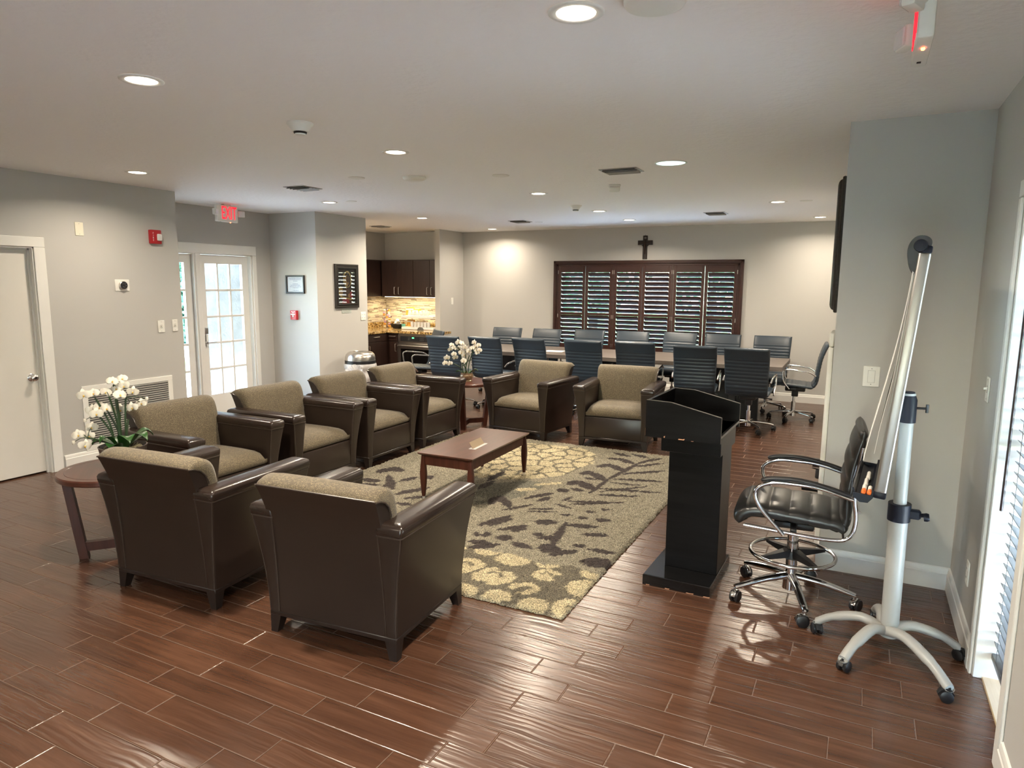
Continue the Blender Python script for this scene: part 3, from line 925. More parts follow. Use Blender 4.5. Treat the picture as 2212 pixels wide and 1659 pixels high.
# ================================================================== rug
RD=[(-1.422,3.76,-1.229,3.8,0.1),(-1.457,3.954,-1.276,3.968,0.045),(-1.638,3.749,-1.507,3.9,0.05),(-1.563,3.953,-1.496,4.003,0.045),(-1.931,3.828,-1.778,3.796,0.06),(-1.686,3.777,-1.665,3.913,0.11),(-1.678,3.85,-1.767,4.359,0.04),(-1.744,4.304,-1.528,4.369,0.05),(-1.585,4.179,-1.416,4.248,0.05),(-1.859,4.002,-1.834,4.077,0.05),(-1.82,3.977,-1.717,4.047,0.05),(-1.973,4.256,-1.829,4.319,0.075),(-1.606,4.494,-1.504,4.535,0.05),(-1.736,4.628,-1.666,4.658,0.035),(-1.647,4.733,-1.573,4.769,0.035),(-1.872,4.473,-1.796,4.514,0.03),(-1.731,4.466,-1.673,4.522,0.04),(-2.292,3.993,-2.172,4.301,0.05),(-2.219,4.032,-2.143,4.245,0.035),(-2.129,3.983,-1.984,4.158,0.04),(-2.04,3.998,-1.965,4.119,0.035),(-2.233,3.832,-2.192,3.86,0.06),(-2.188,3.872,-2.122,3.876,0.06),(-2.073,3.848,-1.969,3.903,0.06),(-2.203,3.713,-2.069,3.749,0.05),(-2.145,3.615,-1.989,3.763,0.05),(-2.138,4.48,-1.937,4.596,0.022),(-2.115,4.431,-1.898,4.533,0.022),(-2.291,4.367,-2.147,4.601,0.03),(-2.444,4.44,-2.479,4.672,0.06),(-2.449,4.667,-2.266,4.438,0.05),(-2.275,4.697,-2.117,4.956,0.045),(-2.157,4.677,-2.091,4.838,0.04),(-2.135,5.06,-2.03,5.026,0.07),(-2.015,4.692,-1.839,4.649,0.025),(-1.986,4.769,-1.954,4.934,0.025),(-1.958,4.792,-1.545,4.966,0.04),(-1.898,4.735,-1.555,4.98,0.03),(-1.871,5.044,-1.856,5.58,0.03),(-1.871,5.469,-1.776,6.248,0.035),(-1.789,6.149,-1.702,6.447,0.03),(-2.114,5.214,-2.061,5.367,0.07),(-2.072,5.361,-1.871,5.18,0.08),(-2.047,5.131,-1.931,5.102,0.05),(-2.136,5.56,-2.066,5.708,0.07),(-2.069,5.678,-1.876,5.466,0.07),(-2.06,5.469,-1.953,5.475,0.04),(-2.089,5.867,-2.009,6.029,0.06),(-2.021,6.022,-1.82,5.842,0.07),(-2.106,6.226,-1.984,6.26,0.05),(-2.005,6.281,-1.82,6.132,0.06),(-2.128,6.467,-1.928,6.388,0.05),(-1.945,6.492,-1.752,6.419,0.05),(-1.802,5.06,-1.487,5.186,0.04),(-1.813,5.143,-1.493,5.502,0.03),(-1.842,5.242,-1.344,5.365,0.04),(-1.848,5.558,-1.412,5.693,0.04),(-1.823,5.445,-1.565,5.487,0.03),(-1.806,5.756,-1.5,6.033,0.04),(-1.794,6.027,-1.572,6.31,0.04),(-1.785,6.231,-1.635,6.47,0.035),(-2.722,4.743,-2.716,5.011,0.05),(-2.76,4.987,-2.779,5.32,0.05),(-3.75,4.737,-3.745,4.935,0.07),(-3.773,4.949,-3.584,4.882,0.08),(-3.621,4.726,-3.324,4.394,0.05),(-3.42,4.604,-3.357,4.807,0.05),(-3.336,4.855,-3.228,4.809,0.08),(-3.232,4.309,-3.095,4.587,0.06),(-3.75,4.526,-3.557,4.53,0.07),(-3.652,4.405,-3.485,4.447,0.05),(-3.098,4.129,-2.958,4.144,0.05),(-3.103,4.25,-2.962,4.39,0.05),(-3.448,4.42,-3.429,4.575,0.05)]
RC=[(-2.055,3.526,-1.966,3.574,0.14),(-1.88,3.567,-1.796,3.612,0.16),(-1.806,3.633,-1.75,3.663,0.1),(-2.009,3.36,-1.947,3.393,0.14),(-1.872,3.385,-1.739,3.374,0.16),(-1.734,3.365,-1.649,3.504,0.15),(-1.872,3.458,-1.788,3.527,0.07),(-1.678,3.649,-1.497,3.682,0.14),(-1.533,3.565,-1.379,3.624,0.2),(-1.897,3.188,-1.767,3.213,0.2),(-1.729,3.212,-1.457,3.252,0.3),(-1.566,3.408,-1.439,3.521,0.14),(-1.485,3.374,-1.276,3.474,0.16),(-1.386,3.249,-1.304,3.282,0.13),(-1.811,3.044,-1.708,3.088,0.18),(-1.44,3.084,-1.27,3.156,0.18),(-1.666,3.344,-1.592,3.384,0.06),(-1.94,3.244,-1.865,3.284,0.09),(-1.556,3.023,-1.447,3.062,0.14),(-1.646,3.042,-1.569,3.064,0.1),(-2.338,5.093,-2.196,5.218,0.09),(-2.684,5.209,-2.442,5.288,0.12),(-2.404,4.892,-2.328,4.956,0.12),(-2.951,5.09,-2.848,5.254,0.12),(-1.907,3.54,-1.885,3.539,0.04),(-1.307,3.352,-1.236,3.369,0.1),(-1.751,2.958,-1.618,2.99,0.12)]
RH=[(-1.79,3.417,-1.721,3.453,0.06),(-1.454,3.468,-1.401,3.474,0.06),(-1.608,3.192,-1.552,3.263,0.05),(-1.843,3.195,-1.801,3.206,0.04),(-1.502,3.582,-1.475,3.608,0.05)]
RO=[(-2.722,4.719,-2.405,5.032,0.28),(-2.586,4.529,-2.452,4.775,0.3)]
RF= [(-3.12, 5.39), (-3.12, 5.64), (-3.07, 6.44), (-2.49, 6.5), (-2.26, 6.31), (-2.16, 5.97), (-2.21, 5.8), (-2.25, 5.47), (-2.39, 5.29), (-2.57, 5.14), (-2.87, 5.03)]
def make_rug():
    X0, X1, Y0, Y1 = -3.93, -1.25, 3.045, 6.615
    st = .0125
    nx, ny = int((X1 - X0) / st), int((Y1 - Y0) / st)
    rnd = random.Random(5)
    cells = []
    for _ in range(900):
        p = (rnd.uniform(-3.6, -1.7), rnd.uniform(4.6, 6.62))
        if all((p[0] - q[0]) ** 2 + (p[1] - q[1]) ** 2 > .0150 for q in cells):
            cells.append(p)
    pad = lambda L: [(a, b, c, d, w, min(a, c) - w, max(a, c) + w, min(b, d) - w, max(b, d) + w) for a, b, c, d, w in L]
    D_, C_, H_, O_ = pad(RD), pad(RC), pad(RH), pad(RO)
    def hit(L, x, y, leaf, KK=.5):
        for a, b, c, d, w, xa, xb, ya, yb in L:
            if x < xa or x > xb or y < ya or y > yb:
                continue
            vx, vy = c - a, d - b
            l2 = vx * vx + vy * vy + 1e-9
            t_ = ((x - a) * vx + (y - b) * vy) / l2
            if leaf:
                if t_ < -.06 or t_ > 1.06: continue
                t_ = min(1, max(0, t_))
                k = w * .78 * max(.2, math.sin(PI * t_) ** .5)
            else:
                t_ = min(1, max(0, t_)); k = w * KK
            dx, dy = x - a - vx * t_, y - b - vy * t_
            if dx * dx + dy * dy < k * k:
                return True
        return False
    RN = [(-2.75, 3.05), (-1.25, 3.05), (-1.25, 3.62), (-1.45, 3.66), (-1.62, 3.60), (-1.85, 3.66), (-2.2, 3.60), (-2.75, 3.6)]
    big = []
    for _ in range(700):
        q = (rnd.uniform(-2.75, -1.2), rnd.uniform(3.0, 3.66), rnd.uniform(.075, .15), rnd.random() < .45)
        if all(math.hypot(q[0] - o[0], q[1] - o[1]) > (q[2] + o[2]) * .86 for o in big):
            big.append(q)
    def inpoly(x, y, RF=RF):
        c = False
        n = len(RF)
        for i in range(n):
            (x1, y1), (x2, y2) = RF[i], RF[(i + 1) % n]
            if (y1 > y) != (y2 > y) and x < (x2 - x1) * (y - y1) / (y2 - y1) + x1:
                c = not c
        return c
    base, cream, darkc, olive = lin(140, 134, 117), lin(188, 176, 144), lin(60, 52, 50), lin(112, 110, 98)
    line = lin(104, 98, 84)
    vs, cols = [], []
    for j in range(ny + 1):
        for i in range(nx + 1):
            x = X0 + (X1 - X0) * i / nx; y = Y0 + (Y1 - Y0) * j / ny
            e = .006
            edge = i in (0, nx) or j in (0, ny)
            px, py = x + rnd.uniform(-e, e), y + rnd.uniform(-e, e)
            vs.append((px, py, .003 if edge else .020 + rnd.uniform(-.006, .007)))
            c = base
            wob = noise.noise((x * 1.1, y * 1.1, 3)) * .5 + .5
            c = tuple(b * (.86 + .28 * wob) for b in c)
            if hit(O_, px, py, False): c = olive
            if inpoly(px, py):
                d1 = d2 = 9
                for q in cells:
                    dx = px - q[0]
                    if dx > .35 or dx < -.35: continue
                    dd = dx * dx + (py - q[1]) ** 2 * .8
                    if dd < d1: d1, d2 = dd, d1
                    elif dd < d2: d2 = dd
                c = line if d2 ** .5 - d1 ** .5 < .022 else cream
            if py < 4.0 and inpoly(px, py, RN):
                c = line
                d1 = d2 = 9; q1 = None
                for q in big:
                    dd = ((px - q[0]) ** 2 + ((py - q[1]) * 1.15) ** 2) ** .5 / q[2]
                    if dd < d1: d1, d2, q1 = dd, d1, q
                    elif dd < d2: d2 = dd
                if d1 < 1.0 and d2 - d1 > .16 and not (q1[3] and .28 < d1 < .48 and py > q1[1]): c = cream
            if py > 4.0 and hit(C_, px, py, False, .33): c = cream
            if hit(H_, px, py, False): c = line
            if hit(D_, px, py, True): c = darkc
            k = rnd.uniform(.82, 1.18)
            cols.append((c[0] * k, c[1] * k, c[2] * k, 1))
    fs = [(j * (nx + 1) + i, j * (nx + 1) + i + 1, (j + 1) * (nx + 1) + i + 1, (j + 1) * (nx + 1) + i) for j in range(ny) for i in range(nx)]
    me = bpy.data.meshes.new('area_rug')
    me.from_pydata(vs, [], fs)
    at = me.color_attributes.new('rugcol', 'FLOAT_COLOR', 'POINT')
    at.data.foreach_set('color', [q for c in cols for q in c])
    me.polygons.foreach_set('use_smooth', [True] * len(fs))
    me.materials.append(M['rug'])
    o = bpy.data.objects.new('area_rug', me)
    C.objects.link(o)
    return tag(o, 'beige shag rug with dark leaves and cream flowers under the coffee table', 'rug')
make_rug()
# ================================================================== swivel chairs
def sweep_pad(mb, prof, thick, hw, n=24):
    """upholstered pad: prof is [(y, z)], thick(i) its thickness, hw(i) its half width"""
    P = [Vector((0, y, z)) for y, z in prof]
    rings = []
    for i, p in enumerate(P):
        tg = (P[min(i + 1, len(P) - 1)] - P[max(i - 1, 0)]).normalized()
        nm = Vector((0, -tg.z, tg.y))
        w, th = hw(i), thick(i)
        rings.append([p + Vector((w * sgp(math.cos(2 * PI * q / n), .42), 0, 0)) + nm * (th * .5 * sgp(math.sin(2 * PI * q / n), .62)) for q in range(n)])
    return mb.loft(rings)
def resample(prof, step):
    L = [Vector((0, y, z)) for y, z in prof]
    L = crom(L, 10)
    acc = [0]
    for a, b in zip(L, L[1:]):
        acc.append(acc[-1] + (b - a).length)
    n = max(2, int(acc[-1] / step))
    out = []
    j = 0
    for i in range(n + 1):
        d = acc[-1] * i / n
        while j < len(acc) - 2 and acc[j + 1] < d: j += 1
        f = (d - acc[j]) / max(1e-9, acc[j + 1] - acc[j])
        p = L[j].lerp(L[j + 1], min(1, f))
        out.append((p.y, p.z))
    return out, acc[-1]
def ribbed(prof, th, pitch, first, depth, end_r, smooth_end=0.0):
    pts, ln = resample(prof, .006)
    n = len(pts)
    def thick(i):
        s_ = ln * i / (n - 1)
        t_ = th
        if first <= s_ <= ln - smooth_end + .004:
            f = ((s_ - first) / pitch) % 1.0
            t_ = th - depth * (1 - abs(math.sin(PI * f)) ** .35)
        e = min(s_, ln - s_)
        if e < end_r:
            q = 1 - e / end_r
            t_ *= math.sqrt(max(.02, 1 - q * q))
        return t_
    return pts, thick
def caster_mesh(m, c, a, r=.028, chrome=False):
    ca, sa = math.cos(a), math.sin(a)
    side = Vector((-sa, ca, 0))
    o = Vector(c) + Vector((ca, sa, 0)) * .012
    o.z = r
    for k in (-1, 1):
        m.tube([o + side * k * .005, o + side * k * .009, o + side * k * .022, o + side * k * .025], [r * .85, r, r, r * .8], 16)
    m.mi = 1
    m.cyl((c[0], c[1], r), (c[0], c[1], c[2]), .006, n=8)
    hood = [o + Vector((ca * math.cos(R(q)), sa * math.cos(R(q)), math.sin(R(q)))) * (r + .004) for q in (10, 50, 90, 130, 170)]
    m.tube(hood, .012, 6, flat=.3)
    m.mi = 0
def star_base(t, r, zh, zt, leg_r, mt, cast_mats, a0, rc=.028):
    for k in range(5):
        a = R(a0 + 72 * k)
        ca, sa = math.cos(a), math.sin(a)
        pts = crom([(ca * .02, sa * .02, zh), (ca * r * .45, sa * r * .45, zh + (zt - zh) * .22), (ca * r * .85, sa * r * .85, zt + .012), (ca * r, sa * r, zt)], 4)
        lg = MB().tube(pts, [leg_r * (1.15 - .45 * i / (len(pts) - 1)) for i in range(len(pts))], 8, flat=.75).build('base_leg', mt, t, 60)
        m = MB()
        caster_mesh(m, (ca * r, sa * r, zt - .004), a + 1.1 + k * .9, rc)
        m.build('caster', cast_mats, lg, 50)
def make_chair(label, group):
    t = thing('conference_chair', label, 'office chair', (0, 0, 0), 0, group)
    back = [(-.205, .452), (-.238, .50), (-.252, .56), (-.262, .66), (-.283, .80), (-.318, .92), (-.345, .985), (-.352, 1.0)]
    pts, th = ribbed(back, .052, .042, .04, .018, .02, .125)
    m = sweep_pad(MB(), pts, th, lambda i: .235 + .016 * min(1, i / len(pts) * 1.3))
    m.build('backrest', M['blue'], t, 60)
    seat = [(.262, .420), (.258, .448), (.235, .470), (.18, .480), (.05, .472), (-.10, .460), (-.19, .452), (-.215, .458)]
    pts2, th2 = ribbed(seat, .055, .062, .07, .016, .02)
    sweep_pad(MB(), pts2, th2, lambda i: .242).build('seat', M['blue'], t, 60)
    for s in (-1, 1):
        a = fillet([(s * .262, .06, .425), (s * .268, .135, .52), (s * .268, .150, .655), (s * .268, .10, .675), (s * .268, -.17, .648), (s * .262, -.238, .602)], .035, 5)
        MB().tube(a, .0105, 8, flat=1.0).build('armrest', M['chrome'], t, 60)
    m = MB().box((-.09, -.13, .375), (.09, .11, .432), .015, 2).box((-.20, -.02, .405), (.20, .05, .440), .006).box((-.035, -.05, .30), (.035, .03, .38), .012, 2).tube([(.05, .02, .395), (.20, .05, .385), (.25, .055, .378)], [.006, .006, .012], 8)
    m.build('mechanism', M['black'], t)
    MB().cyl((0, 0, .075), (0, 0, .385), .0155).cyl((0, 0, .06), (0, 0, .235), .027).cyl((0, 0, .05), (0, 0, .115), .038, .034).build('gas_lift', M['chrome'], t)
    star_base(t, .290, .105, .070, .019, M['chrome'], [M['caster'], M['black']], 18)
    return t
GN = 'blue ribbed chairs along the near side of the table'
GF = 'blue ribbed chairs along the far side of the table'
ORD = ['first', 'second', 'third', 'fourth', 'fifth', 'sixth', 'seventh']
near = [(-5.02, 8.10, 4), (-4.42, 8.24, -3), (-3.81, 8.36, -7), (-3.12, 8.42, 1), (-2.50, 8.56, 4), (-1.74, 8.40, 6), (-1.115, 8.40, -2)]
far = [(-5.06, 9.50, 184), (-4.43, 9.56, 176), (-3.76, 9.70, 178), (-3.05, 9.72, 182), (-2.40, 9.88, 177), (-1.76, 9.90, 181), (-1.10, 9.90, 178)]
chair0 = None
ends = {0: 'leftmost chair of the near row, backing onto the short orchid', 6: 'rightmost chair of the near row, its chrome base clear of the lectern'}
for i, (x, y, rz) in enumerate(near):
    lb = ends.get(i, 'blue conference chair, back towards us, %s from the left in the near row' % ORD[i])
    if chair0 is None:
        chair0 = make_chair(lb, GN); chair0.location = (x, y, 0); chair0.rotation_euler = (0, 0, R(rz))
    else:
        dup(chair0, (x, y, 0), rz, lb, GN)
for i, (x, y, rz) in enumerate(far):
    lb = {0: 'leftmost chair beyond the table, against the bare wall', 6: 'rightmost chair beyond the table, right of the shuttered window'}.get(i, 'blue conference chair facing us beyond the table, %s from the left' % ORD[i])
    dup(chair0, (x, y, 0), rz, lb, GF)
dup(chair0, (-.70, 9.36, 0), 94, 'blue chair in side view at the right end of the table, near the wall corner', 'blue ribbed chairs at the table ends')
dup(chair0, (-5.86, 8.40, 0), 140, 'blue chair at the left end of the table, in front of the oven', 'blue ribbed chairs at the table ends')

# ================================================================== conference table
t = thing('conference_table', 'long grey wood conference table surrounded by blue chairs', 'conference table', (-2.95, 9.10, 0), .6)
m = MB().box((-2.16, -.55, .697), (2.16, .55, .752), .004)
m.build('tabletop', M['tablewood'], t)
MB().box((-2.0, -.20, .655), (2.0, .20, .697), .003).build('underframe', M['tablewood'], t)
for x in (-1.55, 0, 1.55):
    MB().box((x - .30, -.04, 0), (x + .30, .04, .655), .003).box((x - .04, -.19, 0), (x + .04, .19, .655), .003).build('pedestal', M['black'], t)
tag(MB().box((-.13, -.10, 0), (.13, .10, .004), .001).build('paper_sheet', M['paper']), 'white sheet of paper lying on the conference table', 'paper')
ps = bpy.data.objects['paper_sheet']; ps.location = (-3.86, 8.93, .753); ps.rotation_euler = (0, 0, R(8))

# ================================================================== black drafting stool
t = thing('drafting_stool', 'black leather drafting chair with chrome foot ring beside the lectern', 'stool', (-.244, 3.865, 0), 93)
BL = M['blackleather']
seat = [(.265, .462), (.262, .490), (.235, .520), (.17, .534), (.05, .530), (-.10, .520), (-.19, .512), (-.222, .498), (-.226, .478)]
pts, th = ribbed(seat, .085, .098, .085, .020, .035)
sweep_pad(MB(), pts, th, lambda i: .225).build('seat', BL, t, 60)
back = [(-.232, .50), (-.240, .56), (-.238, .66), (-.246, .76), (-.262, .86), (-.282, .95), (-.290, 1.005)]
pts, th = ribbed(back, .058, .105, .05, .03, .03, .0)
sweep_pad(MB(), pts, th, lambda i: .215).build('backrest', BL, t, 60)
for s in (-1, 1):
    fr = fillet([(s * .235, .24, .462), (s * .235, -.16, .440), (s * .235, -.262, .455), (s * .235, -.285, .56), (s * .235, -.262, .68), (s * .235, -.285, .93)], .09, 7)
    MB().tube(fr, .010, 8).build('side_frame', M['chrome'], t, 60)
    ar = fillet([(s * .248, .045, .440), (s * .252, .18, .585), (s * .252, .20, .665), (s * .252, .12, .715), (s * .252, -.10, .712), (s * .248, -.262, .665)], .07, 7)
    o = MB().tube(ar, .0105, 8).build('armrest', M['chrome'], t, 60)
    pad = [(s * .252, .165, .716), (s * .252, .10, .733), (s * .252, -.02, .736), (s * .252, -.15, .713), (s * .250, -.25, .684)]
    MB().tube(crom(pad, 5), [.012] + [.0165] * 19 + [.012], 10, flat=.72).build('arm_pad', M['black'], o, 60)
MB().cyl((.225, -.29, .60), (-.225, -.29, .60), .008).cyl((.235, -.235, .452), (-.235, -.235, .452), .008).build('cross_bar', M['chrome'], t)
MB().box((-.10, -.10, .425), (.10, .10, .462), .012, 2).box((-.22, -.015, .442), (.22, .015, .468), .004).tube([(.06, .02, .43), (.19, .05, .42), (.25, .06, .408)], [.006, .008, .020], 10).build('mechanism', M['black'], t)
MB().cyl((0, 0, .30), (0, 0, .445), .016).cyl((0, 0, .10), (0, 0, .37), .029).cyl((0, 0, .06), (0, 0, .14), .040, .036).build('gas_lift', M['chrome'], t)
ring = MB().tube([(.215 * math.cos(2 * PI * q / 48), .215 * math.sin(2 * PI * q / 48), .262) for q in range(48)], .0105, 10, True).build('foot_ring', M['chrome'], t, 60)
m = MB().cyl((0, 0, .235), (0, 0, .275), .045, .035)
for k in range(4):
    a = R(40 + 90 * k)
    m.loft([[(r_ * math.cos(a) - w * math.sin(a), r_ * math.sin(a) + w * math.cos(a), z) for w, z in ((-h, .244), (h, .244), (h, .244 + 2 * h), (-h, .244 + 2 * h))] for r_, h in ((.03, .022), (.212, .007))])
m.build('ring_spoke', M['black'], ring)
star_base(t, .322, .135, .085, .023, M['chrome'], [M['caster'], M['chrome']], -93, .031)

# ================================================================== lectern
t = thing('lectern', 'black painted wooden lectern with chipped edges standing right of the rug', 'lectern', (-.815, 3.93, 0), -1.5)
K, KE = M['blackwood'], M['blackedge']
# local x: depth (reader on +x), local y: width
MB().loft([[(x * a, y * b, z) for x, y in ((-1, -1), (1, -1), (1, 1), (-1, 1))] for z, a, b in ((0, .190, .270), (.056, .190, .270), (.060, .187, .267))]).build('base', M['blackgloss'], t, 20)
MB().box((-.115, -.085, .06), (.185, .175, .79), .002).build('column', K, t)
MB().box((-.135, -.195, .775), (.195, .215, .905), .003).build('neck', K, t)
def mk_prism_y(poly, y0, y1, name, mt, par):
    return MB().loft([[(u, y0, v) for u, v in poly], [(u, y1, v) for u, v in poly]]).build(name, mt, par, 20)
sp = [(-.205, .865), (.205, .865), (.205, 1.006), (-.065, 1.066), (-.205, 1.070)]
for y0, y1 in ((-.270, -.252), (.252, .270)):
    o = mk_prism_y(sp, y0, y1, 'side_panel', K, t)
    e = [(.205, 1.006), (-.065, 1.066), (-.205, 1.070)]
    m = MB()
    for a, b in zip(e, e[1:]):
        m.loft([[(a[0], y0 + .001, a[1]), (a[0], y1 - .001, a[1]), (a[0], y1 - .001, a[1] + .0015), (a[0], y0 + .001, a[1] + .0015)], [(b[0], y0 + .001, b[1]), (b[0], y1 - .001, b[1]), (b[0], y1 - .001, b[1] + .0015), (b[0], y0 + .001, b[1] + .0015)]])
    m.build('worn_edge', KE, o)
MB().box((-.205, -.252, .865), (-.187, .252, 1.070), .001).build('front_panel', K, t)
MB().box((-.187, -.252, .890), (.205, .252, .905), .001).build('reading_shelf', M['blackgloss'], t)
for p, q in (((-.02, -.2715, .866), (.012, -.2695, .874)), ((.05, -.2712, .864), (.062, -.2695, .868)), ((-.10, -.2712, .868), (-.094, -.2695, .88)), ((-.17, -.2706, 0), (-.15, -.2695, .004)),
             ((-.06, -.2706, 0), (-.035, -.2695, .005)), ((.06, -.2706, .001), (.10, -.2695, .006)), ((.155, -.2706, 0), (.189, -.2695, .006)), ((-.206, -.269, .87), (-.2045, -.266, .93))):
    rr = random.Random(p[0])
    x0, x1, z0, z1 = p[0], q[0], p[2], q[2]
    pl = [(x0, z0), ((x0 + x1) / 2, z0 + (z1 - z0) * rr.uniform(-.1, .2)), (x1, z0), (x1 + (x1 - x0) * .1, z1), (x0 + (x1 - x0) * rr.uniform(.4, .8), z1 * .6 + z0 * .4), (x0 + (x1 - x0) * .1, z0 + (z1 - z0) * .7)]
    MB().loft([[(u, yy, v) for u, v in pl] for yy in (p[1], q[1])]).build('paint_chip', M['chip'], t)

# ================================================================== flip chart easel
FLIP = -3.0
t = thing('flip_chart', 'grey whiteboard easel on a five-star caster base by the right wall', 'flip chart', (.20, 3.45, 0), FLIP)
G = M['greymetal']
for k, (a, r_) in enumerate([(168, .30), (240, .30), (312, .375), (24, .33), (97, .355)]):
    ca, sa = math.cos(R(a)), math.sin(R(a))
    pts = crom([(ca * .02, sa * .02, .125), (ca * r_ * .35, sa * r_ * .35, .148), (ca * r_ * .75, sa * r_ * .75, .108), (ca * r_ * .97, sa * r_ * .97, .062), (ca * r_, sa * r_, .058)], 5)
    lg = MB().tube(pts, [.029] * 4 + [.027] * 6 + [.023] * (len(pts) - 10), 12, flat=.8).build('base_leg', G, t, 60)
    m = MB(); caster_mesh(m, (ca * r_, sa * r_, .06), R(a) + 2.2 + k, .026)
    m.build('caster', [M['caster'], M['caster']], lg, 50)
ax0, ax1 = Vector((.02, .02, .10)), Vector((.012, -.02, 1.24))
def on(z): return ax0.lerp(ax1, (z - .10) / 1.14)
MB().tube([on(.09), on(.70)], .0385, 24).build('lower_tube', G, t)
MB().tube([on(.68), on(1.24)], .027, 20).build('upper_tube', G, t)
c = on(.69)
o = MB().tube([on(.655), on(.735)], .0465, 24).box((c.x + .03, c.y - .02, .672), (c.x + .085, c.y + .014, .715), .008).build('clamp_collar', M['navy'], t)
MB().tube([(c.x + .07, c.y - .005, .69), (c.x + .10, c.y - .02, .70)], .009).lathe([(0, 0), (.018, 0), (.020, .012), (.016, .022), (0, .022)], 10, Matrix.Translation((c.x + .095, c.y - .02, .69)) @ Matrix.Rotation(R(80), 4, 'Y')).build('clamp_knob', M['navy'], o)
c = on(1.20)
o = MB().tube([on(1.11), on(1.21), on(1.245)], [.034, .034, .022], 20).build('pivot_sleeve', M['navy'], t)
MB().tube([(c.x + .03, c.y, 1.175), (c.x + .075, c.y - .01, 1.178)], .005).tube([(c.x + .072, c.y - .01, 1.160), (c.x + .072, c.y - .01, 1.196)], .006).build('pivot_screw', M['black'], o)
# the board leans: bottom edge out, top edge back; local frame of the board
bb = Vector((-.070, 0, .855)); bt = Vector((.010, 0, 1.835))
bu = (bt - bb).normalized(); bn = Vector((-bu.z, 0, bu.x)); by = Vector((0, 1, 0))
BM = Matrix(((by.x, bn.x, bu.x, bb.x), (by.y, bn.y, bu.y, bb.y), (by.z, bn.z, bu.z, bb.z), (0, 0, 0, 1)))   # u: along width, v: out of the face, w: up
y0, y1, hh = -.345, .275, (bt - bb).length
MB().box((y0 + .02, -.004, .02), (y1 - .02, .006, hh - .02), M=BM).build('board_panel', M['board'], t)
m = MB()
for a, b in (((y0, -.030, 0), (y0 + .028, .014, hh)), ((y1 - .028, -.030, 0), (y1, .014, hh)), ((y0, -.024, 0), (y1, .012, .028)), ((y0, -.024, hh - .028), (y1, .012, hh))):
    m.box(a, b, .010, 3, BM)
fo = m.build('board_frame', M['alu'], t, 50)
m = MB()
for y in (y0, y1 - .03):
    for z in (-.02, hh - .006):
        m.box((y - .002, -.032, z), (y + .032, .016, z + .030), .007, 2, BM)
m.build('corner_cap', M['navy'], fo)
# paper clamp bar on top
cl = [(a, hh + b) for a, b in ((.012, -.07), (.022, -.076), (.042, -.045), (.052, 0), (.046, .035), (.026, .058), (-.004, .060), (-.024, .045), (-.024, .02), (0, .004))]
cl = [(p.x, p.y) for p in crom([(v, w, 0) for v, w in cl], 4, True)]
m = MB().loft([[tuple(BM @ Vector((u, v, w))) for v, w in cl] for u in (y0 + .005, y1 - .005)])
o = m.build('paper_clamp', M['black'], t, 60)
for u in (y0 - .004, y1 - .006):
    MB().lathe([(0, 0), (.022, 0), (.024, .004), (.022, .012), (.009, .014), (0, .014)], 18, BM @ Matrix.Translation((u + .004, .010, hh + .022)) @ Matrix.Rotation(R(-90), 4, 'Y')).build('clamp_button', M['navy'], o)
# pad of paper, its sheets bowing away from the board at the bottom
pf = [(.018, hh - .02), (.020, hh * .80), (.030, hh * .60), (.048, hh * .40), (.062, hh * .26), (.070, hh * .17), (.072, hh * .125)]
cr_ = crom([(0, a, b) for a, b in pf], 5)
rings = [[tuple(BM @ Vector((u, v + d, w))) for u, d in ((y0 + .03, 0), (y1 - .03, 0), (y1 - .03, .0035), (y0 + .03, .0035))] for _, v, w in cr_]
MB().loft(rings).build('paper_pad', M['paper'], t, 60)
cr2 = crom([(0, a, b) for a, b in [(.016, hh - .02), (.016, hh * .7), (.020, hh * .5), (.030, hh * .35), (.036, hh * .24), (.038, hh * .16)]], 5)
rings = [[tuple(BM @ Vector((u, v + d, w))) for u, d in ((y0 + .032, 0), (y1 - .034, 0), (y1 - .034, .0015), (y0 + .032, .0015))] for _, v, w in cr2]
MB().loft(rings).build('paper_pad', M['paper'], t, 60)
# marker tray
tr = [(.012, .01), (.012, -.02), (.030, -.045), (.060, -.048), (.088, -.030), (.096, .004), (.090, .006), (.078, -.022), (.052, -.032), (.030, -.026), (.022, -.008), (.022, .01)]
m = MB().loft([[tuple(BM @ Vector((u, v, w))) for v, w in tr] for u in (y0 + .01, y1 - .03)])
o = m.build('marker_tray', M['navy'], t, 40)
ce = [(.014, -.014), (.014, -.022), (.030, -.047), (.060, -.050), (.088, -.032), (.092, -.014)]
m = MB()
for u in (y0 + .002, y1 - .03):
    m.loft([[tuple(BM @ Vector((uu, v, w))) for v, w in ce] for uu in (u, u + .01)])
m.build('tray_end', M['navy'], o)
# markers lying in the tray
def marker(label, u, v, w, capm, bodym, ln=.115, flip=False, grp='markers in the easel tray'):
    tm = thing('marker', label, 'marker pen', (.20, 3.45, 0), FLIP, grp)
    p = BM @ Vector((u, v, w)); q = BM @ Vector((u + ln, v, w))
    d = (q - p)
    MB().tube([p + d * .34, p + d * .36, p + d * .97, q], [.0075, .009, .009, .006], 12).build('barrel', bodym, tm)
    MB().tube([p, p + d * .04, p + d * .38, p + d * .40], [.007, .0098, .0098, .009], 12).build('cap', capm, tm)
OC, WC = M['orange'], M['plastic_white']
marker('orange capped marker nearest the front end of the tray', y0 + .02, .052, -.012, OC, M['plastic_white'])
marker('smaller orange capped marker against the board in the tray', y0 + .018, .030, -.010, OC, M['plastic_white'], .10)
marker('white capped marker just behind the orange ones in the tray', y0 + .15, .050, -.016, WC, M['plastic_white'])
marker('white capped marker furthest back in the easel tray', y0 + .28, .046, -.016, WC, M['plastic_white'])
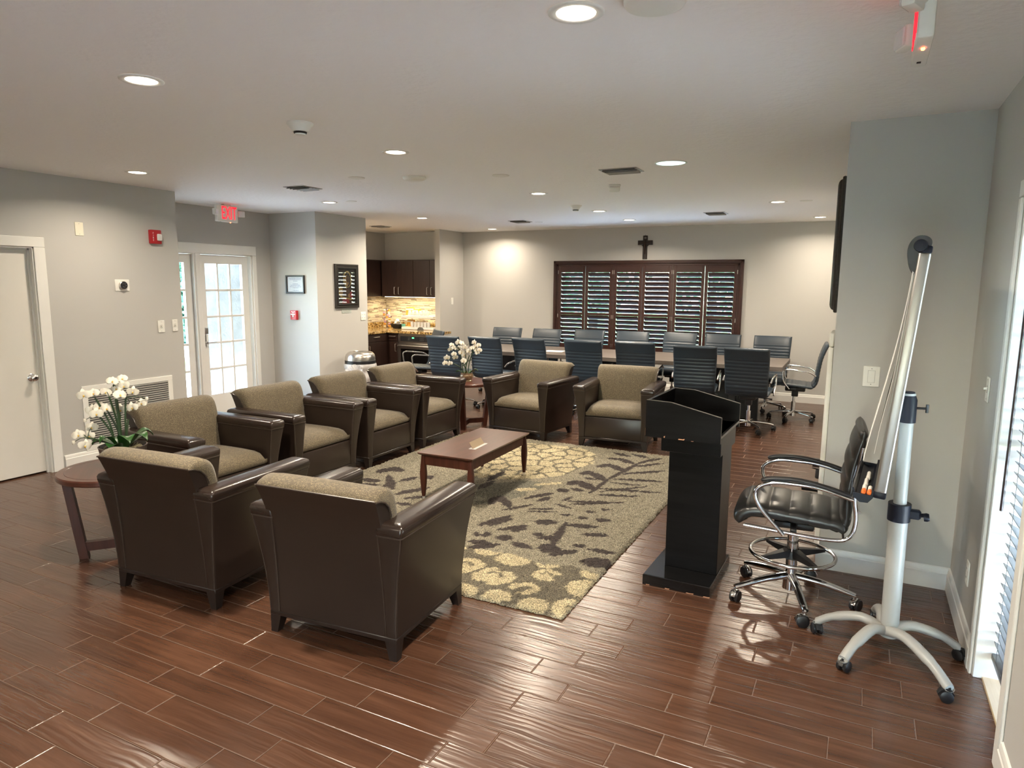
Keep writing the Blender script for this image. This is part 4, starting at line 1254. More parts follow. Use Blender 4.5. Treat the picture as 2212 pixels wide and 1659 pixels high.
# ================================================================== shutters on the far window
t = thing('plantation_shutters', 'dark wooden plantation shutters covering the far window under the cross', 'shutters', (0, YF, 0))
SX0, SX1, SZ0, SZ1 = -4.685, -1.61, .52, 2.085
SH = M['shutter']
m = MB()
for a, b, d in ((0, .055, -.045), (.012, .04, -.055), (.055, .085, -.032)):
    m.box((SX0 + a, d, SZ0 + a), (SX0 + b, 0, SZ1 - a), .003).box((SX1 - b, d, SZ0 + a), (SX1 - a, 0, SZ1 - a), .003)
    m.box((SX0 + a, d, SZ1 - b), (SX1 - a, 0, SZ1 - a), .003).box((SX0 + a, d, SZ0 + a), (SX1 - a, 0, SZ0 + b), .003)
for x in (-3.635, -2.667):
    m.box((x - .012, -.036, SZ0 + .08), (x + .012, 0, SZ1 - .08), .002)
m.build('frame', SH, t)
def shutter_panel(x0, x1, hinge_left):
    zb, zt, zm = SZ0 + .085, SZ1 - .085, 1.215
    st = .046
    m = MB().box((x0, -.034, zb), (x0 + st, -.004, zt), .002).box((x1 - st, -.034, zb), (x1, -.004, zt), .002)
    m.box((x0 + st, -.034, zt - .105), (x1 - st, -.004, zt), .002).box((x0 + st, -.034, zm - .022), (x1 - st, -.004, zm + .022), .002).box((x0 + st, -.034, zb), (x1 - st, -.004, zb + .11), .002)
    p = m.build('shutter_panel', SH, t)
    for za, zc in ((zm + .022, zt - .105), (zb + .11, zm - .022)):
        n = round((zc - za) / .0722)
        pz = (zc - za) / n
        g = MB()
        for i in range(n):
            z = za + (i + .5) * pz
            Mx = Matrix.Translation(((x0 + x1) / 2, -.010, z)) @ Matrix.Rotation(R(-48), 4, 'X')
            w = (x1 - x0) / 2 - st - .002
            g.loft([[(sx * w, .046 * math.cos(2 * PI * q / 10), .0055 * math.sin(2 * PI * q / 10)) for q in range(10)] for sx in (-1, 1)], M=Mx)
        g.build('louvers', SH, p)
    for z in (zt - .10, zm - .04, zb + .1):
        x = x0 - .002 if hinge_left else x1 + .002
        MB().cyl((x, -.036, z - .03), (x, -.036, z + .03), .005, n=8).build('hinge', M['steel'], p)
for x0, x1, h in ((-4.597, -4.119, 1), (-4.113, -3.650, 0), (-3.620, -3.157, 1), (-3.151, -2.682, 0), (-2.652, -2.179, 1), (-2.173, -1.697, 0)):
    shutter_panel(x0, x1, h)

# ================================================================== blind in the right window
t = thing('venetian_blind', 'dark wooden venetian blind hanging in the right window beside the easel', 'blind', (.635, 3.12, 0))
BL_ = M['blind']
ya, yb = -.295, .295
MB().box((-.03, ya, 1.92), (.03, yb, 1.985), .004).box((-.045, ya - .003, 1.905), (-.036, yb + .003, 1.99), .003).build('head_rail', BL_, t)
zs = []
z = .175
while z < 1.90:
    zs.append(z); z += .0445
for i, z in enumerate(zs):
    MB().box((-.0255, ya, -.0015), (.0255, yb, .0015), .001, M=Matrix.Translation((0, 0, z)) @ Matrix.Rotation(R(27 + 1.5 * math.sin(i * 1.7)), 4, 'Y')).build('slat', BL_, t)
MB().box((-.027, ya, .105), (.027, yb, .133), .006, 2).build('bottom_rail', BL_, t)
m = MB()
for y in (ya + .09, 0, yb - .09):
    for x in (-.024, .024):
        m.cyl((x, y, .13), (x, y, 1.93), .0011, n=6)
m.build('ladder_cord', M['black'], t)
MB().tube([(-.05, .24, 1.90), (-.054, .242, 1.88), (-.058, .25, .78)], [.004, .006, .0065], 8).build('tilt_wand', BL_, t)

# ================================================================== ceiling fittings
LAMP = bpy.data.lights.new('lamp_light', 'AREA')
LAMP.shape = 'DISK'; LAMP.size = .125; LAMP.energy = LAMP_W; LAMP.color = LAMP_C; LAMP.spread = R(155)
LAMP2 = LAMP.copy()
LAMP2.energy = LAMP_W * .5
def ceiling_light(label, x, y, r=.095, dim=False):
    t = thing('ceiling_light', label, 'ceiling light', (x, y, CE), 0, 'round recessed ceiling lights')
    if not dim:
        MB().lathe([(r, -.001), (r, -.004), (r * .93, -.008), (r * .72, -.006), (r * .70, -.002), (r * .70, -.001)], 40).build('trim_ring', M['trimwhite'], t, 60)
        MB().lathe([(r * .71, -.003), (r * .4, -.004), (0, -.004)], 32).build('lens', M['lens'], t)
    else:
        MB().lathe([(r, 0), (r, -.004), (r * .92, -.006), (r * .88, -.003), (r * .87, -.001)], 40).build('trim_ring', M['trimwhite'], t, 60)
        MB().lathe([(r * .88, -.0015), (r * .5, -.0025), (0, -.003)], 32).build('lens', M['lenscool'], t)
    if not dim:
        lo = bpy.data.objects.new('lamp_light', LAMP2 if y > 10 or x < -5 and y < 5 else LAMP)
        C.objects.link(lo); lo.parent = t; lo.location = (0, 0, -.012)
    return t
for lb, x, y in [
    ('lit ceiling light at the top edge of the photo, the largest', -.93, 2.285), ('lit ceiling light above the armchair seen from behind, near the top left', -3.0, 2.155),
    ('lit ceiling light in the middle column, second from the camera', -2.985, 4.05), ('lit ceiling light close to the wall with the thermostat', -5.52, 3.87),
    ('lit ceiling light in the middle column, third from the camera', -3.0, 6.46), ('lit ceiling light in front of the wall with the red pull station', -5.51, 6.20),
    ('lit ceiling light in front of the kitchen nook opening', -5.60, 8.19), ('lit ceiling light in the far left corner by the switch column', -5.62, 10.28),
    ('lit ceiling light in the middle column, fourth from the camera', -3.01, 8.28), ('lit ceiling light just before the cross on the far wall', -3.02, 9.55),
    ('lit ceiling light on the right over the end of the table', -.90, 8.13), ('lit ceiling light in the far right corner above the table end', -.58, 10.1)]:
    ceiling_light(lb, x, y)
ceiling_light('wide unlit reflector ceiling light beside the vent, showing a cool white dome', -1.36, 5.277, .122, True)
for i, (x, y) in enumerate([(-.93, .1), (-3.0, -1.7), (-5.5, -1.5)]):  # lamps added out of view to fill the near part of the room
    ceiling_light('added fill light on the ceiling behind the camera, row %d' % (i + 1), x, y)
ceiling_light('added ceiling light brightening the kitchen nook, hidden by the picture wall', -7.3, 8.35)  # unseen lamp added to brighten the nook's upper wall
def smoke(label, x, y, r=.068):
    t = thing('smoke_detector', label, 'smoke detector', (x, y, CE), 0)
    MB().lathe([(r, 0), (r, -.008), (r * .96, -.012), (r * .62, -.042), (r * .60, -.05), (0, -.05)], 36).build('housing', M['plastic_white'], t, 40)
    MB().lathe([(r * .50, -.05), (r * .50, -.056), (r * .46, -.060), (0, -.060)], 28).build('sensor_head', M['black'], t, 40)
    MB().lathe([(r * .40, -.060), (r * .40, -.066), (r * .36, -.068), (0, -.068)], 24).build('cover', M['plastic_white'], t, 40)
smoke('white smoke detector nearest the camera, left of the middle lights', -2.96, 3.105, .075)
smoke('white smoke detector above the conference table', -3.05, 7.6, .07)
def disc(label, x, y, r, h, name='ceiling_speaker', cat='speaker'):
    o = MB().lathe([(r, 0), (r, -h * .35), (r * .93, -h * .7), (r * .7, -h), (0, -h)], 36).build(name, M['plastic_white'], None, 50)
    o.location = (x, y, CE)
    tag(o, label, cat)
disc('small flat white disc on the ceiling, left of the domed one', -4.02, 4.88, .072, .008, 'cover_disc', 'cover plate')
disc('domed white disc on the ceiling between two flat discs', -3.535, 5.06, .10, .030)
disc('flat white disc on the ceiling right of the domed one', -2.805, 5.28, .072, .010, 'cover_disc', 'cover plate')
disc('small flat disc beside the light near the picture wall', -5.22, 6.23, .065, .006, 'cover_disc', 'cover plate')
disc('small flat disc beside the vent near the far wall', -4.36, 9.41, .06, .006, 'cover_disc', 'cover plate')
disc('small flat disc on the ceiling at the right, by the table end light', -.62, 8.16, .065, .006, 'cover_disc', 'cover plate')
disc('round white dome cut off by the top edge of the photo', -.665, 2.30, .10, .028)
t = thing('motion_sensor', 'boxy white sensor hanging from the ceiling behind the vent', 'sensor', (-2.11, 6.2, CE), 20)
MB().box((-.055, -.04, -.018), (.055, .04, 0), .004).build('mount', M['plastic_white'], t)
MB().box((-.05, -.035, -.062), (.05, .035, -.018), .010, 2).build('housing', M['plastic_white'], t)
def vent(label, x, y, w, l, depth=.012, along='y'):
    t = thing('ceiling_vent', label, 'vent', (x, y, CE), 0, 'ceiling air vents')
    m = MB()
    for a, b in (((-w, -l + .0221, -.005), (-w + .022, l - .0221, 0)), ((w - .022, -l + .0221, -.005), (w, l - .0221, 0)), ((-w, -l, -.005), (w, -l + .022, 0)), ((-w, l - .022, -.005), (w, l, 0))):
        m.box(a, b, .001)
    m.build('frame', M['vent'], t)
    MB().box((-w + .02, -l + .02, -.002), (w - .02, l - .02, 0)).build('duct_shade', M['dark'], t)
    m = MB()
    n = 6
    for i in range(n):
        y_ = -l + .03 + (2 * l - .06) * i / (n - 1)
        m.box((-w + .022, -.012, -.0008), (w - .022, .012, .0008), M=Matrix.Translation((0, y_, -.010)) @ Matrix.Rotation(R(38 if y_ < 0 else -38), 4, 'X'))
    m.build('louvers', M['vent'], t)
vent('rectangular white ceiling vent beside the wide reflector light', -1.80, 5.45, .155, .11)
vent('ceiling vent above the left armchairs, near the entrance', -4.92, 5.17, .125, .135)
vent('ceiling vent by the far wall left of the shutters', -4.55, 9.18, .13, .14)
vent('ceiling vent over the right half of the conference table', -1.74, 9.10, .13, .14)
vent('ceiling vent inside the kitchen nook, catching a bright spot', -7.05, 9.13, .12, .14)

# ================================================================== exit signs
def exit_sign(label, loc, rz, dirn=1):
    """sign body in the local x-z plane, letters facing local -y"""
    t = thing('exit_sign', label, 'exit sign', loc, rz, 'red exit signs with twin emergency lamps')
    body = MB().box((-.152, -.022, -.205), (.152, .022, -.012), .008, 2).box((-.05, -.03, -.012), (.05, .03, 0), .003).build('body', M['plastic_white'], t)
    tag(body, 'white plastic body', None)
    text('EXIT', .215, 'letters', M['redglow'], t, (.022, -.0235, -.108), (90, 0, 0), .0015, sx=.50)
    for s in (-1, 1):
        hd = MB().box((-.040, -.030, -.036), (.040, .010, .036), .010, 2, Matrix.Translation((s * .192, -.030, -.10)) @ Matrix.Rotation(R(-22 * s), 4, 'Z')).build('lamp_head', M['plastic_white'], t)
        MB().box((-.034, -.036, -.030), (.034, -.028, .030), .004, 1, Matrix.Translation((s * .192, -.030, -.10)) @ Matrix.Rotation(R(-22 * s), 4, 'Z')).build('lamp_lens', M['clearlens'], hd)
        MB().cyl((s * .150, -.01, -.10), (s * .175, -.025, -.10), .012, n=10).build('lamp_arm', M['plastic_white'], hd)
    MB().sphere((.055, 0, -.207), .006, 8).build('indicator', M['led'], t)
    MB().box((-.10, -.008, -.2065), (-.085, .004, -.2045)).build('test_switch', M['black'], t)
exit_sign('lit red EXIT sign on the ceiling above the glazed entrance door', (-6.82, 5.885, CE), 90)
exit_sign('exit sign cut off by the top right edge, its small red lamp showing', (.105, 2.525, CE), -90)

# ================================================================== things on the walls
def wall_M(p, n):
    """local x to the viewer's right, y up, z out of the wall"""
    n = Vector(n); r_ = Vector((0, 0, 1)).cross(n)
    return Matrix(((r_.x, 0, n.x, p[0]), (r_.y, 0, n.y, p[1]), (r_.z, 1, n.z, p[2]), (0, 0, 0, 1)))
def wall_thing(name, label, cat, p, n, group=None):
    t = thing(name, label, cat, (0, 0, 0), 0, group)
    t.matrix_world = wall_M(p, n)
    return t
PX, MX, MY = (1, 0, 0), (-1, 0, 0), (0, -1, 0)
def plate(label, p, n, w, h, kind, mt='plastic_white', name='light_switch', cat='light switch'):
    t = wall_thing(name, label, cat, p, n)
    MB().box((-w / 2, -h / 2, 0), (w / 2, h / 2, .006), .0025).build('cover_plate', M[mt], t)
    if kind == 'toggle':
        MB().box((-.006, -.013, .006), (.006, .013, .008)).box((-.004, -.002, .006), (.004, .008, .020), .001).build('toggle', M[mt], t)
        MB().box((-.0095, -.016, .0055), (.0095, .016, .0068)).build('slot', M['vent'], t)
    if kind == 'rocker':
        MB().box((-.0175, -.034, .004), (.0175, .034, .0085), .001).build('rocker', M[mt], t)
        MB().box((-.0185, -.035, .0055), (.0185, .035, .0066)).build('slot', M['vent'], t)
    if kind == 'outlet':
        m = MB(); d = MB()
        for x in ((-w / 4, w / 4) if w > .1 else (0,)):
            for y in (-.022, .022):
                m.box((x - .014, y - .013, .004), (x + .014, y + .013, .008), .004, 2)
                d.box((x - .007, y - .004, .0078), (x - .004, y + .005, .0084)).box((x + .004, y - .004, .0078), (x + .007, y + .005, .0084))
        m.build('socket', M[mt], t); d.build('slots', M['dark'], t)
    if kind in ('blank', 'toggle', 'rocker'):
        m = MB()
        for y in (-h * .38, h * .38):
            m.cyl((0, y, .005), (0, y, .0072), .003, n=8)
        m.build('screw', M['vent'], t)
plate('cream blank cover plate high on the wall above the white door frame', (XL, 3.838, 2.16), PX, .075, .118, 'blank', 'plastic_cream', 'blank_plate', 'wall plate')
plate('left of two light switches beside the entrance opening', (XL, 4.588, 1.244), PX, .074, .122, 'toggle')
plate('right of two light switches, closest to the entrance opening', (XL, 4.745, 1.248), PX, .062, .122, 'toggle')
plate('double outlet plate at the end of the picture wall by the kitchen', (XI, 7.83, 1.226), PX, .11, .12, 'outlet', name='wall_outlet', cat='outlet')
plate('narrow light switch on the column right of the kitchen nook', (-6.485, 10.39, 1.39), PX, .072, .118, 'rocker')
plate('large white rocker switch on the grey pillar wall', (.075, YP, 1.19), MY, .086, .118, 'rocker')
plate('light switch on the narrow wall beside the right window', (XR, 3.80, 1.232), MX, .072, .118, 'toggle')
plate('white outlet low on the narrow wall beside the right window', (XR, 3.80, .335), MX, .072, .118, 'outlet', name='wall_outlet', cat='outlet')

t = wall_thing('fire_alarm_strobe', 'red fire alarm strobe on the left wall near the ceiling', 'fire alarm', (XL, 4.57, 2.135), PX)
MB().box((-.058, -.068, 0), (.058, .068, .045), .008, 2).build('body', M['red'], t)
MB().box((.000, -.038, .045), (.052, .030, .066), .010, 2).build('strobe_lens', M['clearlens'], t)
text('F\nI\nR\nE', .024, 'letters', M['plastic_white'], t, (-.034, .0, .0455), (0, 0, 0), .0006, line=.95)
t = wall_thing('pull_station', 'small red fire alarm pull station under the framed certificate', 'fire alarm', (-6.79, 6.91, 1.262), MY)
MB().box((-.054, -.062, 0), (.054, .062, .040), .005, 2).build('body', M['red'], t)
MB().box((-.038, .004, .040), (.038, .020, .048), .002).box((-.010, -.026, .040), (.010, .006, .048), .002).build('pull_handle', M['plastic_white'], t)
MB().box((-.03, .038, .040), (-.012, .052, .041)).box((.010, .038, .040), (.03, .052, .041)).cyl((0, .034, .04), (0, .034, .044), .008).build('marking', M['plastic_white'], t)
t = wall_thing('thermostat', 'round black thermostat on a white plate on the left wall', 'thermostat', (XL, 4.205, 1.658), PX)
MB().box((-.072, -.055, 0), (.072, .055, .006), .003).build('wall_plate', M['plastic_white'], t)
MB().lathe([(.038, .006), (.040, .012), (.040, .028), (.037, .031), (.034, .032)], 40).build('ring', M['steel'], t)
MB().lathe([(.036, .030), (.034, .033), (0, .0335)], 36).build('display', M['black'], t)
m = MB()
for x, y in ((-.012, .016), (.010, .014), (.018, -.004), (-.010, -.014), (.004, -.018)):
    m.cyl((x, y, .0335), (x, y, .0345), .0022, n=8)
m.build('display_dots', M['plastic_white'], t)
# return air grille
t = wall_thing('return_air_grille', 'wide louvered return air grille low on the left wall behind the orchid', 'vent grille', (XL, 4.205, .43), PX)
m = MB()
for a, b in (((-.465, -.2549, 0), (-.415, .2549, .010)), ((.415, -.2549, 0), (.465, .2549, .010)), ((-.465, .255, 0), (.465, .305, .010)), ((-.465, -.305, 0), (.465, -.255, .010))):
    m.box(a, b, .002)
m.build('frame', M['plastic_white'], t)
MB().box((-.415, -.255, 0), (.415, .255, .001)).build('duct_shade', M['dark'], t)
m = MB()
for i in range(24):
    m.box((-.415, -.0085, -.0006), (.415, .0085, .0006), M=Matrix.Translation((0, -.245 + .0213 * i, .008)) @ Matrix.Rotation(R(38), 4, 'X'))
m.build('louvers', M['plastic_white'], t)

def frame_ring(mb, w, h, fw_, steps):
    """picture frame moulding; steps are (inset, height) pairs from the outside in"""
    rings = []
    for ins, z in steps:
        x, y = w / 2 - ins, h / 2 - ins
        rings.append([(-x, -y, z), (x, -y, z), (x, y, z), (-x, y, z)])
    return mb.loft(rings, False)
t = wall_thing('framed_certificate', 'black framed certificate on the bluish wall above the pull station', 'framed certificate', (-6.762, 6.91, 1.67), MY)
frame_ring(MB(), .325, .24, .02, [(0, 0), (0, .022), (.004, .025), (.018, .022), (.022, .006)]).build('frame', M['black'], t, 20)
m = MB().box((-.145, -.102, .002), (.145, .102, .006))
m.mi = 1
for y, w in ((.078, .22), (.062, .20), (.044, .07), (.006, .10), (-.012, .17), (-.030, .20), (-.046, .10), (-.078, .10)):
    x = -w / 2
    rr = random.Random(int(y * 1e4))
    while x < w / 2:
        l = rr.uniform(.010, .028)
        m.box((x, y - .0035, .006), (min(x + l, w / 2), y + .0035, .0064))
        x += l + .006
m.build('certificate_sheet', [mat('certificate_paper', (.66, .70, .74), .5), mat('printed_ink', (.12, .15, .26), .6)], t)
MB().box((-.145, -.102, .010), (.145, .102, .0105)).build('frame_glass', M['matteglass'], t)

t = wall_thing('framed_painting', 'dark framed painting of a haloed figure, shutters mirrored in its glass', 'painting', (XI, 7.482, 1.65), PX)
frame_ring(MB(), .485, .60, .07, [(0, 0), (0, .018), (.006, .026), (.020, .028), (.026, .020), (.040, .022), (.048, .030), (.058, .028), (.066, .008)]).build('frame', wood('dark_carved_frame', (.007, .005, .004), (.022, .015, .011), .35, 0, 3), t, 30)
def ell(cx, cy, rx, ry, z, n=28):
    return [(cx + rx * math.cos(2 * PI * q / n), cy + ry * math.sin(2 * PI * q / n), z) for q in range(n)]
m = MB().box((-.178, -.236, .002), (.178, .236, .005))
def shape(mi, pts):
    m.mi = mi
    m.add(pts, [tuple(range(len(pts)))])
shape(1, ell(.02, .095, .085, .115, .0054)); shape(0, ell(.02, .09, .070, .10, .0056))
shape(2, ell(.005, .075, .048, .075, .0058)); shape(3, ell(.03, .10, .035, .05, .0060))
shape(4, [(-.15, -.236, .0055), (.14, -.236, .0055), (.12, -.12, .0055), (.05, -.03, .0055), (-.05, -.03, .0055), (-.14, -.10, .0055)])
shape(1, ell(-.12, -.07, .045, .07, .0058)); shape(2, ell(-.11, -.07, .034, .055, .0060))
shape(5, [(-.10, -.236, .0060), (.06, -.236, .0060), (.04, -.17, .0060), (-.08, -.16, .0060)])
shape(5, [(.02, -.14, .0060), (.12, -.16, .0060), (.10, -.06, .0060)]); shape(1, [(-.13, -.15, .0062), (.10, -.19, .0062), (.10, -.175, .0062), (-.13, -.135, .0062)])
shape(2, ell(.05, -.13, .022, .03, .0064))
m.build('canvas', [mat('painting_dark', (.010, .010, .011), .5), mat('painting_gold', (.40, .27, .07), .45), mat('painting_ochre', (.33, .20, .09), .5), mat('painting_umber', (.06, .03, .018), .5),
                   mat('painting_brown', (.05, .026, .018), .5), mat('painting_crimson', (.27, .02, .035), .5)], t, fix=False)
MB().box((-.178, -.236, .010), (.178, .236, .0106)).build('frame_glass', M['glass'], t)
t = wall_thing('picture_label', 'small grey caption plate under the framed painting', 'label', (XI, 7.472, 1.309), PX)
MB().box((-.098, -.028, 0), (.098, .028, .004), .001).build('plate', mat('pale_label', (.42, .46, .42), .4), t)
m = MB()
for y, segs in ((.012, ((-.07, -.055), (-.045, .01), (.025, .07))), (-.002, ((-.078, -.03), (-.02, .03), (.04, .078))), (-.016, ((-.05, 0), (.01, .05)))):
    for a, b in segs:
        m.box((a, y - .003, .004), (b, y + .003, .0045))
m.build('caption_lines', M['vent'], t)

t = wall_thing('cross', 'dark wooden crucifix on the far wall above the shuttered window', 'cross', (-3.13, YF, 2.30), MY)
MB().box((-.036, -.195, 0), (.036, .17, .018), .003).box((-.118, .025, 0), (.118, .095, .0185), .003).prism([(-.06, .026), (.06, .026), (.036, .0), (-.036, .0)], 'z', 0, .016).build('cross_bars', wood('cross_wood', (.010, .006, .005), (.026, .014, .010), .4, 1), t)
m = MB().tube(crom([(-.085, .072, .030), (-.04, .062, .034), (0, .058, .034), (.04, .062, .034), (.085, .072, .030)], 4), .0065, 8).tube(crom([(0, .068, .034), (.003, .03, .040), (0, -.005, .038), (-.006, -.06, .034), (.002, -.12, .028)], 5), [.010] * 5 + [.013] * 6 + [.010] * 9 + [.006], 8).sphere((.004, .083, .040), (.0105, .013, .011), 10)
m.build('figure', mat('dark_bronze', (.045, .026, .02), .35, .5), t, 60)
MB().box((-.014, .125, .018), (.020, .14, .021)).build('plaque', M['vent'], t)
MB().tube([(.005 * math.cos(R(a)), .174 + .005 * math.sin(R(a)), .010) for a in range(0, 360, 30)], .002, 6, True).build('hanging_ring', M['black'], t)

t = wall_thing('framed_picture', 'dark carved picture frame seen edge-on on the side of the pillar', 'picture frame', (XP, 5.15, 1.95), MX)
frame_ring(MB(), .82, .82, .09, [(0, 0), (-.004, .020), (.0, .030), (.012, .032), (.018, .044), (.030, .052), (.045, .056), (.058, .052), (.075, .034), (.090, .030), (.095, .012)]).build('moulding', wood('black_carved_frame', (.010, .008, .007), (.03, .022, .017), .4, 2, 3), t, 30)
MB().box((-.32, -.32, .004), (.32, .32, .010)).build('canvas', mat('muted_canvas', (.18, .15, .11), .6), t)

# ---- white folded table on edge behind the pillar corner
t = thing('folded_table', 'white folded table standing on edge behind the pillar corner, black rollers showing', 'folding table', (XP, 5.0, 0))
MB().box((-.036, -.42, .06), (-.006, .42, 1.33), .008, 2).build('panel', M['plastic_white'], t)
MB().box((-.034, -.415, 1.335), (-.006, -.10, 1.42), .006).build('top_bracket', M['plastic_white'], t)
MB().box((-.046, .40, .06), (-.036, .425, 1.10), .002).cyl((-.041, .412, 1.09), (-.041, .412, 1.12), .012, n=10).build('edge_strip', M['black'], t)
for y, z, l in ((-.30, .42, .10), (.36, .42, .075)):
    o = MB().cyl((-.036, y, z), (-.036 - l, y, z), .033, n=20).build('foam_roller', M['black'], t)
    MB().box((-.036 - l * .7, y - .03, z - .115), (-.036, y + .03, z - .045), .008).tube([(-.06, y, z - .05), (-.036 - l, y - .03, z - .035)], .004).build('roller_bracket', M['black'], o)
# ================================================================== kitchen nook
ES = M['espresso']
KB = 10.45
struct(MB().box((XK, KB - .012, .88), (-6.585, KB, 1.46)), 'trim_5', M['mosaic_x'])
struct(MB().box((XK, 8.0, .88), (XK + .012, KB - .012, 1.46)), 'trim_6', M['mosaic_y'])
def bar_handle(p0, p1, out, r=.006):
    p0, p1, o = Vector(p0), Vector(p1), Vector(out)
    return MB().tube(fillet([p0, p0 + o, p1 + o, p1], .012, 4), r, 8)
def wall_cab(label, x0, x1, doors, y0=10.06, handles=()):
    t = thing('wall_cabinet', label, 'cabinet', (0, 0, 0), 0, 'dark upper kitchen cabinets')
    MB().box((x0, y0 + .02, 1.455), (x1, KB, 2.105), .002).build('body', ES, t)
    for (a, b), h in zip(doors, handles):
        d = MB().box((a + .002, y0, 1.458), (b - .002, y0 + .018, 2.09), .002).build('door', ES, t)
        if h is not None:
            bar_handle((h, y0, 1.50), (h, y0, 1.625), (0, -.028, 0)).build('handle', M['steel'], d)
    return t
wall_cab('upper kitchen cabinet pair on the left, above the pod stand', -7.77, -7.085, [(-7.77, -7.43), (-7.43, -7.085)], handles=(-7.475, -7.385))
wall_cab('upper kitchen cabinet pair on the right, above the tiered tray', -7.08, -6.59, [(-7.08, -6.735), (-6.735, -6.59)], handles=(-6.78, -6.695))
t = thing('wall_cabinet', 'upper corner cabinet at the far left of the kitchen nook', 'cabinet', (0, 0, 0), 0, 'dark upper kitchen cabinets')
MB().box((XK, 8.3, 1.455), (-7.80, KB, 2.105), .002).build('body', ES, t)
MB().box((-7.80, 9.30, 1.458), (-7.782, 10.05, 2.09), .002).build('door', ES, t)
MB().box((-7.80, 8.5, 1.458), (-7.782, 9.295, 2.09), .002).build('door', ES, t)
o = MB().box((-7.75, 10.12, 1.447), (-6.62, 10.17, 1.455)).build('under_cabinet_light', M['undercab'])
tag(o, 'thin glowing light strip under the upper kitchen cabinets', 'light strip')
for i, x in enumerate((-7.5, -6.95)):
    l = bpy.data.lights.new('strip_light', 'AREA'); l.shape = 'RECTANGLE'; l.size = .5; l.size_y = .04; l.energy = 3.5; l.color = (1, .80, .48)
    lo = bpy.data.objects.new('strip_light', l); lo.location = (x, 10.145, 1.444); C.objects.link(lo)
# base units
CZ = .885
FY = 9.60
t = thing('base_cabinet', 'dark base cabinet along the side wall with a drawer, behind the trash can', 'cabinet')
MB().box((XK + .004, 8.0, .10), (-7.31, KB - .016, CZ - .042), .002).box((XK + .004, 8.0, 0), (-7.37, KB - .016, .10)).build('body', ES, t)
d = MB().box((-7.31, 8.98, .71), (-7.292, 9.54, CZ - .05), .002).build('drawer', ES, t)
bar_handle((-7.292, 9.19, .79), (-7.292, 9.33, .79), (.028, 0, 0)).build('handle', M['steel'], d)
d = MB().box((-7.31, 8.98, .12), (-7.292, 9.54, .70), .002).build('door', ES, t)
bar_handle((-7.292, 9.06, .52), (-7.292, 9.06, .65), (.028, 0, 0)).build('handle', M['steel'], d)
d = MB().box((-7.31, 8.4, .12), (-7.292, 8.97, CZ - .05), .002).build('door', ES, t)
bar_handle((-7.292, 8.90, .52), (-7.292, 8.90, .65), (.028, 0, 0)).build('handle', M['steel'], d)
t = thing('base_cabinet', 'narrow dark base cabinet with a drawer, left of the oven', 'cabinet')
MB().box((-7.305, FY + .02, .10), (-7.10, KB - .02, CZ - .04), .002).box((-7.305, FY + .08, 0), (-7.10, KB - .02, .10)).build('body', ES, t)
d = MB().box((-7.30, FY, .71), (-7.105, FY + .018, CZ - .05), .002).build('drawer', ES, t)
bar_handle((-7.265, FY, .79), (-7.14, FY, .79), (0, -.028, 0)).build('handle', M['steel'], d)
d = MB().box((-7.30, FY, .12), (-7.105, FY + .018, .70), .002).build('door', ES, t)
bar_handle((-7.135, FY, .53), (-7.135, FY, .66), (0, -.028, 0)).build('handle', M['steel'], d)
t = thing('oven', 'stainless steel built-in oven with black glass, behind the end chair', 'oven', (-6.69, FY, 0))
SS = M['steel']
MB().box((-.40, .02, .03), (.40, .38, CZ - .045)).build('body', SS, t)
MB().box((-.40, -.004, .69), (.40, .02, CZ - .06), .004).build('control_panel', SS, t)
MB().box((-.345, -.008, .715), (.345, -.003, .80), .002).build('control_glass', M['black'], t)
MB().box((-.10, -.0095, .765), (-.06, -.008, .785)).build('clock_digits', M['greenled'], t)
m = MB()
for x in (-.18, -.15, .06, .09, .12):
    for z in (.735, .755, .775):
        m.box((x, -.0092, z), (x + .008, -.008, z + .006))
m.build('buttons', M['vent'], t)
d = MB().box((-.40, -.010, .215), (.40, .02, .68), .005).build('oven_door', SS, t)
MB().box((-.335, -.014, .245), (.335, -.009, .585), .003).build('door_glass', mat('black_oven_glass', (.004, .004, .004), .08), d)
MB().tube(crom([(-.37, -.012, .63), (-.34, -.05, .635), (0, -.068, .638), (.34, -.05, .635), (.37, -.012, .63)], 5), .014, 10).build('door_handle', SS, d)
MB().box((-.40, -.008, .05), (.40, .02, .205), .005).build('bottom_drawer', SS, t)
m = MB().box((XK, 7.98, CZ - .04), (-7.27, FY - .03, CZ), .003).box((XK, FY - .03, CZ - .04), (-6.26, 9.995, CZ), .003).box((XK, 9.995, CZ - .04), (-6.59, KB - .012, CZ), .003)
m.box((XK + .012, KB - .034, CZ), (-6.59, KB - .012, CZ + .10), .002).box((XK + .012, 8.0, CZ), (XK + .034, KB - .034, CZ + .10), .002)
tag(m.build('countertop', M['granite']), 'speckled gold granite countertop in the kitchen nook', 'countertop')
# things on the counter
t = thing('pod_carousel', 'tall wire stand of colourful coffee pods in the counter corner', 'pod stand', (-7.73, 10.14, CZ))
MB().lathe([(0, 0), (.07, 0), (.07, .008), (0, .010)], 24).build('base', M['chrome'], t)
MB().cyl((0, 0, .01), (0, 0, .36), .005, n=8).build('post', M['black'], t)
pm = [mat('pod_orange', (.70, .33, .06), .4), mat('pod_lilac', (.48, .30, .42), .4), mat('pod_cream', (.70, .62, .45), .4)]
for k in range(24):
    a = k * 2.0944 + .3 * (k // 3)
    z = .035 + .041 * (k // 3)
    c, s_ = math.cos(a), math.sin(a)
    MB().tube([(c * .028, s_ * .028, z), (c * .062, s_ * .062, z), (c * .066, s_ * .066, z)], [.013, .0195, .0215], 14).build('pod', pm[(k + k // 3) % 3], t, 40)
t = thing('bowl', 'black square-sided bowl of white packets on the counter', 'bowl', (-7.46, 10.10, CZ))
